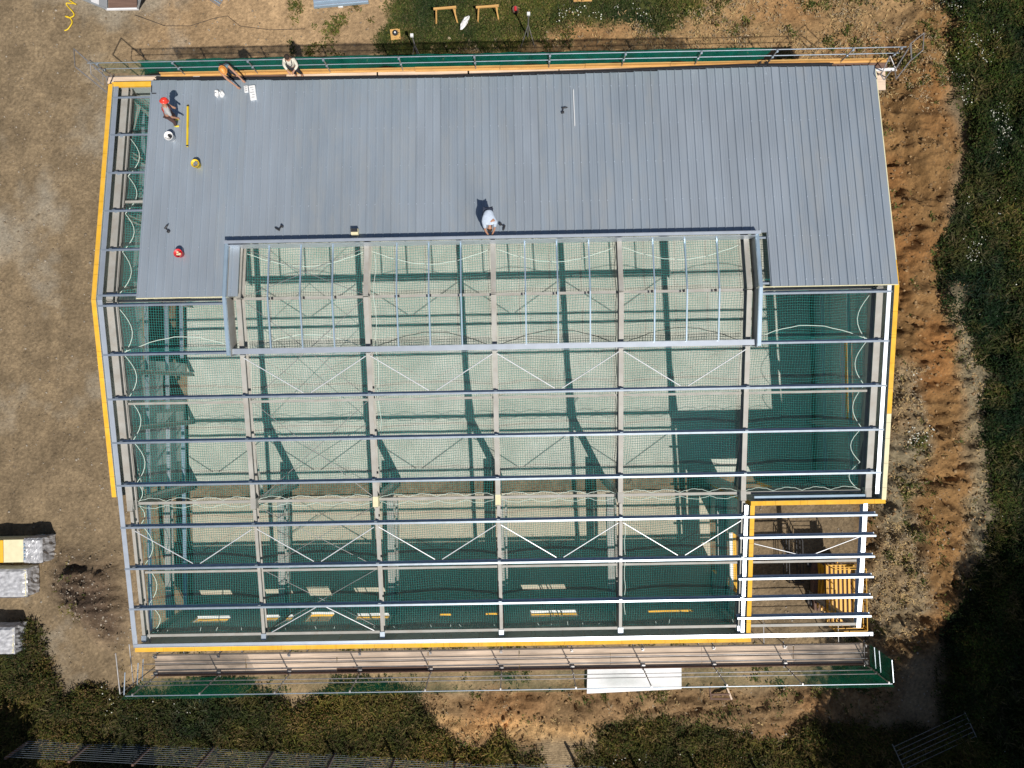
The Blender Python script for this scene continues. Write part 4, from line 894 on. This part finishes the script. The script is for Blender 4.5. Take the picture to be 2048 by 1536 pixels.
# bundle of dark bars
q = (1.17,15.65,0.00); t = thing('bar_bundle', 'dark blue steel bars lying at the top edge of the picture', 'steel bars', (q[0], q[1] + .15, 0), None, -.6)
for k in range(4): MB().beam((-.9, k * .09 - .15, .06 + .05 * (k % 2)), (.55, k * .09 - .13, .06 + .05 * (k % 2)), .05, .05).build('bar', M['blueflash' if k % 2 else 'tube'], t)
# stack of pale blue sheets
q = (7.53,15.53,0.20); t = thing('sheet_stack', 'stack of pale blue grey ribbed sheets at the top edge', 'sheet stack', (q[0], q[1] + .25, 0), None, .07)
for k in range(3): MB().box(-1.35 + .02 * k, 1.35, -.55, .6, .08 + k * .06, .12 + k * .06).build('ribbed_sheet', M['blueflash'], t)
for k in range(6): MB().box(-1.33, 1.33, -.5 + k * .2, -.46 + k * .2, .241, .275).build('rib', M['galv_white'], t)
q = (7.52,15.27,0.10); tag(MB().box(q[0] - .12, q[0] + .12, q[1] - .08, q[1] + .06, .0, .1).build('packing_block', M['white'], bevel=.01), 'small white block against the stack of blue sheets', 'block')
# trestles
def trestle(px, rz, label):
    q = px; t = thing('trestle', label, 'trestle', (q[0], q[1], 0), 'timber trestles on the grass', rz)
    MB().beam((-.55, 0, .78), (.55, 0, .78), .10, .07).build('top_rail', M['wood_new'], t); MB().beam((-.5, .04, .66), (.5, .04, .66), .03, .09).build('top_rail', M['wood_new'], t)
    for sx in (-1, 1):
        for sy in (-1, 1): MB().beam((sx * .42, sy * .05, .75), (sx * .52, sy * .36, 0.0), .07, .045).build('leg', M['wood_new'], t)
        MB().beam((sx * .48, -.2, .38), (sx * .48, .2, .38), .03, .06).build('stretcher', M['wood_new'], t)
trestle((12.72,14.67,0.00), .06, 'left one of two orange timber trestles on the grass'); trestle((14.77,14.70,0.00), .05, 'right one of two orange timber trestles on the grass')
q = (13.63,14.30,0.05); t = crumple('plastic_sheet', (q[0], q[1], .1), (.14, .38, .08), 'white', 'crumpled white sheet on the grass between the trestles', 'plastic sheet', 7); t.rotation_euler.z = -.55
q = (16.13,14.82,0.10); t = thing('oil_drum', 'small rusty drum on the grass right of the trestles', 'drum', (q[0], q[1], .02)); MB().lathe((0, 0, 0), [(.001, 0), (.15, 0), (.15, .3), (.14, .3), (.13, .25), (.001, .25)], 16).build('drum_shell', M['wood_dark'], t, smooth=True); MB().box(-.05, .05, -.1, .1, .25, .33).build('drum_block', M['redp'], t)
q = (10.20,13.80,0.05); t = thing('cable_drum', 'square wooden board with a black and white disc on it', 'cable drum', (q[0], q[1], .03), None, .1); MB().box(-.24, .24, -.26, .26, 0, .07).build('board', M['wood_new'], t); MB().lathe((0, .05, .07), [(.001, 0), (.14, 0), (.14, .05), (.05, .06), (.05, .0601)], 16).build('disc', M['black'], t); MB().lathe((0, .05, .13), [(.001, 0), (.045, 0), (.045, .03), (.001, .03)], 10).build('disc_hub', M['white'], t)
q = (19.44,15.35,0.05); t = thing('pallet', 'reddish pallet at the top edge of the grass', 'pallet', (q[0], q[1] + .2, .03))
for k in range(5): MB().box(-.45, .45, -.35 + k * .16, -.25 + k * .16, .10, .125).build('deck_board', M['wood_new'], t)
for k in range(3): MB().box(-.42 + k * .38, -.34 + k * .38, -.36, .4, 0, .098).build('bearer', M['wood_dark'], t)
for (a_, b_, c_), lb in (((824, 72, 2.0), 'thin pole with pale top standing in the grass behind the north scaffold'), ((1057, 29, 2.2), 'taller pole with pale top at the right end of the trestles')):
    q = ((11.28,12.74,2.00) if a_ == 824 else (16.71,13.53,2.20)); t = thing('marker_pole', lb, 'pole', (q[0], q[1], 0)); MB().tube([(0, 0, 0), (0, 0, c_)], .035, 8).build('pole_shaft', M['tube'], t); MB().box(-.07, .07, -.07, .07, c_, c_ + .1).build('pole_cap', M['white'], t)
    for dx in (-.35, .35): MB().tube([(0, 0, c_ * .6), (dx, -.5, 0)], .018, 6).build('pole_stay', M['tube'], t)
# white sheet behind the south scaffold
q0 = (19.05,-17.35,0.35); q1 = (23.61,-17.30,0.35); q2 = (23.59,-18.46,0.35); q3 = (19.00,-18.61,0.35)
t = thing('panel_stack', 'long white panel lying on the ground behind the south scaffold', 'panel', (q0[0], q0[1], 0))
O = Vector((q0[0], q0[1], 0)); c4 = [Vector((q[0], q[1], 0)) - O for q in (q3, q2, q1, q0)]
for k in range(2):
    z_ = .12 + k * .12; MB().add([*(c + Vector((.0, 0, z_)) for c in c4), *(c + Vector((0, 0, z_ + .11)) for c in c4)], [(3,2,1,0),(4,5,6,7),(0,1,5,4),(1,2,6,5),(2,3,7,6),(3,0,4,7)]).build('white_panel', M['whitesheet'], t)
for k in range(3): MB().box(.4 + k * 1.7, .5 + k * 1.7, -1.0, -.15, 0, .118).build('bearer', M['wood'], t)
# small wooden frame in the dirt
q = (25.52,-18.84,0.10); t = thing('wooden_frame', 'small timber frame half sunk in the clay right of the white panel', 'frame', (q[0], q[1], hz(q[0], q[1])))
for a, b in (((-.5, .3, .1), (-.45, -.2, .15)), ((.35, .3, .1), (.55, -.25, .15)), ((-.45, .0, .14), (.45, .0, .14)), ((-.5, -.22, .12), (.6, -.24, .12))): MB().beam(a, b, .08, .06).build('frame_bar', M['wood_dark' if a[0] < 0 else 'wood'], t)
# wire fence along the bottom
FN = thing('wire_fence', 'tall many stranded wire fence running along the bottom edge', 'fence', (0, 0, 0))
fa = Vector((-8.14,-20.45,0.00)); fb = Vector((39.13,-23.64,0.00))
n = 17
for k in range(n):
    q = fa.lerp(fb, k / (n - 1)); MB().box(q.x - .05, q.x + .05, q.y - .05, q.y + .05, -.2, 2.05).build('fence_post', M['wood_dark'], FN)
for k in range(11): MB().tube([fa + Vector((0, .055, .18 + k * .18)), fb + Vector((0, .055, .18 + k * .18))], .0065, 5).build('fence_wire', M['galv'], FN)
# steel mesh panels lying in the shaded corner
q = (35.65,-21.07,0.20); t = thing('mesh_panel', 'thin pale mesh panel lying in the dark lower right corner', 'mesh panel', (q[0], q[1], .6), None, .42)
for k in range(6): MB().tube([(-1.9, -.6 + k * .24, .0), (1.9, -.6 + k * .24, .0)], .012, 5).build('mesh_wire', M['tube'], t)
for x_ in (-1.9, 1.9): MB().tube([(x_, -.75, 0), (x_, .75, 0)], .022, 6).build('mesh_frame', M['tube'], t)

# ================================================================ PEOPLE
def skinned(name, chains, m, parent, sub=2):
    """one continuous surface grown over joints: chains = lists of (key, co, radius); equal keys are shared"""
    idx = {}; v = []; e = []; rad = []
    for ch in chains:
        prev = None
        for key, co, r in ch:
            if key not in idx: idx[key] = len(v); v.append(tuple(co)); rad.append(r)
            if prev is not None and prev != idx[key]: e.append((prev, idx[key]))
            prev = idx[key]
    me = bpy.data.meshes.new(name); me.from_pydata(v, e, []); me.materials.append(m)
    o = link(name, me, parent); o.modifiers.new('skin', 'SKIN').use_smooth_shade = True
    for i, sv in enumerate(me.skin_vertices[0].data):
        r = rad[i]; sv.radius = (r, r) if not isinstance(r, tuple) else r; sv.use_root = (i == 0)
    ss = o.modifiers.new('sub', 'SUBSURF'); ss.levels = sub; ss.render_levels = sub
    return o
def person(label, root, J, shirt, trousers, boot, hairmat, helmet=None, vest=None, gloves=None, sleeves='short', harness=False, bulk=1.0):
    """J: joint positions relative to root. face = direction the head looks"""
    t = thing('person', label, 'person', root)
    V_ = {k: Vector(q) for k, q in J.items()}
    hd, nk, ch, pv, fc = V_['head'], V_['neck'], V_['chest'], V_['pelvis'], V_['face'].normalized()
    chains = [[('pv', pv, .13), ('wa', pv.lerp(ch, .45), .125), ('ch', ch, .15), ('nk', nk, .06), ('jaw', nk.lerp(hd, .55), .062), ('hd', hd, .088), ('crown', hd + (hd - nk).normalized() * .07, .07)]]
    for s_ in 'lr':
        sh, el, wr = V_['sh' + s_], V_['el' + s_], V_['wr' + s_]; hp, kn, an, to = V_['hp' + s_], V_['kn' + s_], V_['an' + s_], V_['to' + s_]
        dirh = (wr - el).normalized()
        palm = wr + dirh * .075
        chains.append([('ch', ch, .15), ('sh' + s_, sh, .065), ('el' + s_, el, .045), ('fa' + s_, el.lerp(wr, .35), .042), ('wr' + s_, wr, .028), ('pm' + s_, palm, (.036, .02))])
        side = dirh.cross(Vector((0, 0, 1)))
        side = side.normalized() if side.length > .1 else Vector((1, 0, 0)); dn = side.cross(dirh).normalized()
        for f_, (o_, ln) in enumerate(((-.030, .068), (-.010, .078), (.010, .073), (.029, .058))):
            b0 = palm + side * o_ + dirh * .02; b1 = b0 + dirh * ln * .5 - dn * .012; b2 = b1 + dirh * ln * .35 - dn * .028
            chains.append([('pm' + s_, palm, (.036, .02)), ('f%d%s' % (f_, s_), b0, .0105), ('g%d%s' % (f_, s_), b1, .0095), ('h%d%s' % (f_, s_), b2, .008)])
        tb = wr + dirh * .035 + side * .035; chains.append([('wr' + s_, wr, .028), ('t0' + s_, tb, .013), ('t1' + s_, tb + side * .02 + dirh * .035 - dn * .015, .011)])
        chains.append([('pv', pv, .13), ('hp' + s_, hp, .095), ('th' + s_, hp.lerp(kn, .5), .075), ('kn' + s_, kn, .055), ('cf' + s_, kn.lerp(an, .35), .055), ('an' + s_, an, .038), ('to' + s_, to, (.04, .03))])
    body = skinned('body', chains, M['skin'], t)
    up = (hd - nk).normalized(); right = fc.cross(up).normalized(); fcn = up.cross(right).normalized()
    mt = Matrix((right, fcn, up)).transposed(); c = hd + up * .01
    MB().ball(c + fcn * .085, (.018, .028, .03), 8, 6, mt).build('nose', M['skin'], t, smooth=True)
    for sx in (-1, 1):
        MB().ball(c + fcn * .078 + right * sx * .032 + up * .015, .012, 8, 6).build('eye', M['black'], t); MB().ball(c + right * sx * .088, (.014, .025, .034), 8, 6, mt).build('ear', M['skin'], t, smooth=True)
    MB().ball(c + fcn * .083 - up * .045, (.026, .008, .008), 8, 5, mt).build('mouth', mat('lips', (.35, .1, .08)) if 'lips' not in bpy.data.materials else bpy.data.materials['lips'], t)
    if helmet:
        prof = [(.158, -.012), (.130, 0), (.128, .035), (.115, .075), (.085, .108), (.045, .125), (.001, .13)]
        hm = MB().lathe((0, 0, 0), prof, 18); hm.v = [tuple(c + up * .045 - fcn * .005 + mt @ Vector((x * .92, y * 1.1, z))) for x, y, z in hm.v]; ho = hm.build('helmet', helmet, t, smooth=True)
        MB().beam(c + up * .175 - fcn * .09, c + up * .175 + fcn * .09, .03, .015, up=tuple(up)).build('helmet_ridge', helmet, ho)
    else:
        hm = MB().lathe((0, 0, 0), [(.098, -.02), (.102, .02), (.095, .06), (.07, .095), (.035, .11), (.001, .112)], 16); R = random.Random(3)
        hm.v = [tuple(c + up * .012 - fcn * .016 + mt @ Vector((x * R.uniform(.93, 1.05), y * 1.08 * R.uniform(.95, 1.05), z))) for x, y, z in hm.v]; hm.build('hair', hairmat, t, smooth=True)
    sc = [[('pv', pv.lerp(ch, .12), .148 * bulk), ('wa', pv.lerp(ch, .45), .145 * bulk), ('ch', ch, (.175 * bulk, .165 * bulk)), ('nk', ch.lerp(nk, .7), .085)]]
    for s_ in 'lr':
        sh, el, wr = V_['sh' + s_], V_['el' + s_], V_['wr' + s_]; end = sh.lerp(el, .72) if sleeves == 'short' else (el.lerp(wr, .85) if sleeves == 'long' else sh.lerp(el, .12))
        arm = [('ch', ch, (.175 * bulk, .165 * bulk)), ('sh' + s_, sh, .085 * bulk)]
        if sleeves == 'long': arm.append(('el' + s_, el, .064))
        arm.append(('e' + s_, end, .06 if sleeves != 'long' else .045)); sc.append(arm)
    skinned('shirt', sc, shirt, t)
    tc_ = []
    for s_ in 'lr':
        hp, kn, an = V_['hp' + s_], V_['kn' + s_], V_['an' + s_]
        tc_.append([('pv', pv, .15), ('hp' + s_, hp, .112), ('th' + s_, hp.lerp(kn, .5), .092), ('kn' + s_, kn, .074), ('an' + s_, an.lerp(kn, .12), .062)])
        to = V_['to' + s_]; dirf = (to - an).normalized()
        skinned('boot', [[('a', an + Vector((0, 0, .07)), .055), ('b', an - Vector((0, 0, .02)), .055), ('c', an.lerp(to, .6) - Vector((0, 0, .01)), (.055, .04)), ('d', to, (.045, .03))]], boot, t)
        if gloves:
            el, wr = V_['el' + s_], V_['wr' + s_]; dh = (wr - el).normalized(); skinned('glove', [[('a', wr - dh * .05, .04), ('b', wr + dh * .06, .045), ('c', wr + dh * .14, .03)]], gloves, t)
    skinned('trousers', tc_, trousers, t)
    if vest:
        vo = [[('pv', pv.lerp(ch, .2), .158), ('wa', pv.lerp(ch, .5), .16), ('ch', ch, (.19, .18)), ('n', ch.lerp(nk, .35), .12)]]; skinned('vest', vo, vest, t)
    if harness:
        n_ = (nk - ch).normalized(); ax = (V_['shl'] - V_['shr']).normalized(); bk = ax.cross(n_).normalized()
        for s_, sg in (('l', 1), ('r', -1)):
            for d_ in (1, -1):
                MB().tube([ch + bk * d_ * .17 - n_ * .12, ch + bk * d_ * .16 + ax * sg * .10 + n_ * .05, V_['sh' + s_].lerp(nk, .45) + n_ * .07 + bk * d_ * .06], .016, 6).build('harness_strap', M['black'], t)
    return t
fabric = lambda n, c: mat(n, c, .85, var=.12, scale=9, bump=.5, bscale=14)
# red helmet worker standing near the roof edge
fx_, fy_ = 2.28, 7.22; f0 = on_roof(fx_, fy_)
J = dict(pelvis=(.12, .02, .93), chest=(.22, .10, 1.30), neck=(.27, .16, 1.46), head=(.32, .22, 1.60), face=(.5, .2, -.45),
         shl=(.16, .27, 1.38), shr=(.34, -.08, 1.36), ell=(.14, .36, 1.12), elr=(.36, -.18, 1.10), wrl=(.30, .30, .94), wrr=(.46, -.14, .92),
         hpl=(.09, .12, .90), hpr=(.12, -.09, .90), knl=(.14, .14, .48), knr=(.16, -.13, .48), anl=(.0, .13, .09), anr=(.0, -.12, .06), tol=(.16, .16, .05), tor=(.16, -.14, .03))
person('worker in red helmet, red vest and yellow boots near the roof\'s top left corner', (fx_, fy_, f0 - .02), J, fabric('grey_tee', (.42, .42, .42)), fabric('dark_brown_trousers', (.10, .05, .045)), fabric('yellow_boots', (.75, .62, .02)), M['black'],
       helmet=mat('red_helmet', (.72, .05, .03), .3), vest=fabric('red_vest', (.45, .05, .03)))
# worker in orange helmet on the scaffold bending over the eave
J = dict(pelvis=(.0, .0, .92), chest=(.09, -.20, 1.24), neck=(.13, -.30, 1.38), head=(.16, -.38, 1.50), face=(.45, -.6, -.8),
         shl=(.28, -.12, 1.33), shr=(-.04, -.34, 1.33), ell=(.46, -.30, 1.10), elr=(.14, -.56, 1.10), wrl=(.66, -.50, .86), wrr=(.42, -.74, .80),
         hpl=(.09, .04, .90), hpr=(-.09, -.03, .90), knl=(.12, -.02, .48), knr=(-.08, -.06, .48), anl=(.11, .06, .09), anr=(-.10, .02, .09), tol=(.18, -.04, .05), tor=(-.04, -.08, .05))
person('worker in orange helmet and blue grey top reaching over the eave to white packets', (4.42, 9.31, 5.76), J, fabric('blue_grey_top', (.13, .20, .23)), fabric('dark_trousers', (.03, .035, .05)), fabric('brown_boots', (.12, .07, .04)), M['black'],
       helmet=mat('orange_helmet', (.70, .28, .06), .35), sleeves='none')
# man in cream shirt with harness
J = dict(pelvis=(.0, .0, .95), chest=(.02, -.03, 1.32), neck=(.02, -.02, 1.50), head=(.02, -.04, 1.66), face=(-.1, -.9, -.5),
         shl=(.22, -.02, 1.43), shr=(-.18, -.03, 1.43), ell=(.27, -.14, 1.18), elr=(-.26, -.12, 1.18), wrl=(.12, -.32, 1.12), wrr=(-.12, -.32, 1.12),
         hpl=(.09, 0, .92), hpr=(-.09, 0, .92), knl=(.11, -.06, .5), knr=(-.09, -.04, .5), anl=(.12, .04, .09), anr=(-.12, .03, .09), tol=(.15, -.12, .05), tor=(-.13, -.12, .05))
person('dark haired man in cream shirt and black harness standing upright on the north scaffold', (7.12, 9.33, 5.76), J, fabric('cream_shirt', (.66, .62, .52)), fabric('black_trousers', (.02, .02, .025)), fabric('brown_boots_b', (.12, .06, .04)), fabric('dark_hair', (.03, .018, .012)), harness=True, sleeves='long')
# man in pale blue shirt bent over the ridge opening
fx_, fy_ = 14.86, 2.95; f0 = on_roof(fx_, fy_)
J = dict(pelvis=(.0, .12, .80), chest=(.06, -.22, .98), neck=(.07, -.42, .93), head=(.06, -.55, .83), face=(0, -.5, -1.),
         shl=(.26, -.34, .92), shr=(-.14, -.36, .93), ell=(.24, -.52, .60), elr=(-.12, -.58, .62), wrl=(.12, -.72, .34), wrr=(.02, -.76, .34),
         hpl=(.10, .12, .77), hpr=(-.10, .12, .77), knl=(.18, -.10, .44), knr=(-.18, -.06, .44), anl=(.16, .10, .09), anr=(-.16, .14, .09), tol=(.22, -.06, .05), tor=(-.24, -.02, .05))
person('man in loose pale blue shirt bent double at the edge of the ridge opening', (fx_, fy_, f0 - .01), J, fabric('pale_blue_shirt', (.52, .60, .72)), fabric('navy_trousers', (.03, .04, .07)), fabric('dark_boots', (.06, .03, .03)), fabric('dark_hair_b', (.03, .018, .012)), sleeves='short', bulk=1.45)
p_ = (15.03, 2.14); t = thing('marker_tin', 'small red and white tin in the hand of the bent man', 'tin', (p_[0], p_[1], h(p_[1]) + .275)); MB().lathe((0, 0, .04), [(.001, -.09), (.045, -.09), (.045, .07), (.001, .07)], 12, axis=(1, 0, 0)).build('tin_body', M['redp'], t)
for s_ in (-1, 1): MB().lathe((s_ * .09, 0, .04), [(.001, -.02), (.05, -.02), (.05, .02), (.001, .02)], 12, axis=(1, 0, 0)).build('tin_cap', M['white'], t)
# tool belt
# ================================================================ TREES (at the lower corners; they throw the deep shade there)
def tree(x, y, ht, cr, label, seed, nl=2600):
    t = thing('tree', label, 'tree', (x, y, hz(x, y)), 'trees round the lower edge of the site'); R = random.Random(seed); rg = np.random.default_rng(seed)
    tk = MB(); tk.tube([(0, 0, 0), (.1, .05, ht * .25), (-.05, .1, ht * .5), (.05, 0, ht * .8)], [.32, .26, .18, .06], 8)
    tips = []
    for k in range(11):
        a = R.random() * 6.28; z0 = ht * R.uniform(.28, .7); L_ = cr * R.uniform(.6, .95)
        e = (math.cos(a) * L_, math.sin(a) * L_, z0 + ht * R.uniform(.08, .25)); tk.tube([(0, 0, z0), (e[0] * .5, e[1] * .5, z0 + (e[2] - z0) * .6), e], [.11, .07, .03], 6); tips.append(e)
    tk.build('trunk', M['wood_dark'], t, smooth=True)
    cl = []
    for k in range(34):
        th = R.random() * 6.28; ph = R.uniform(-.8, 1.4); rr_ = cr * R.uniform(.35, .95)
        cl.append((math.cos(th) * math.cos(ph) * rr_, math.sin(th) * math.cos(ph) * rr_, ht * .62 + math.sin(ph) * ht * .32, R.uniform(.16, .30) * cr))
    cl = np.array(cl); pick = rg.integers(0, len(cl), nl); d = rg.normal(0, 1, (nl, 3)); d /= np.linalg.norm(d, axis=1)[:, None]
    P = cl[pick, :3] + d * cl[pick, 3][:, None] * rg.random((nl, 1)) ** .4 * 1.25
    leaves('crown', P[:, 0], P[:, 1], P[:, 2], 7, .26, .1, .22, GD + [(0.05, 0.06, 0.02)], seed, None, parent=t)
    return t
tree(37.0, -27.5, 17, 5.2, 'tall leafy tree beyond the lower right corner, nearest the building', 101, 4200)
tree(43.5, -24.0, 18, 5.5, 'tall leafy tree at the far right below the weeds', 102, 4200)
tree(41.0, -31.0, 20, 5.5, 'tallest leafy tree, furthest down beyond the lower right corner', 103, 4200)
tree(-8.5, -24.0, 8, 2.4, 'smaller bushy tree beyond the lower left corner', 104, 1800)
tree(-3.0, -25.3, 7, 2.2, 'bushy tree below the left end of the wire fence', 105, 1500)
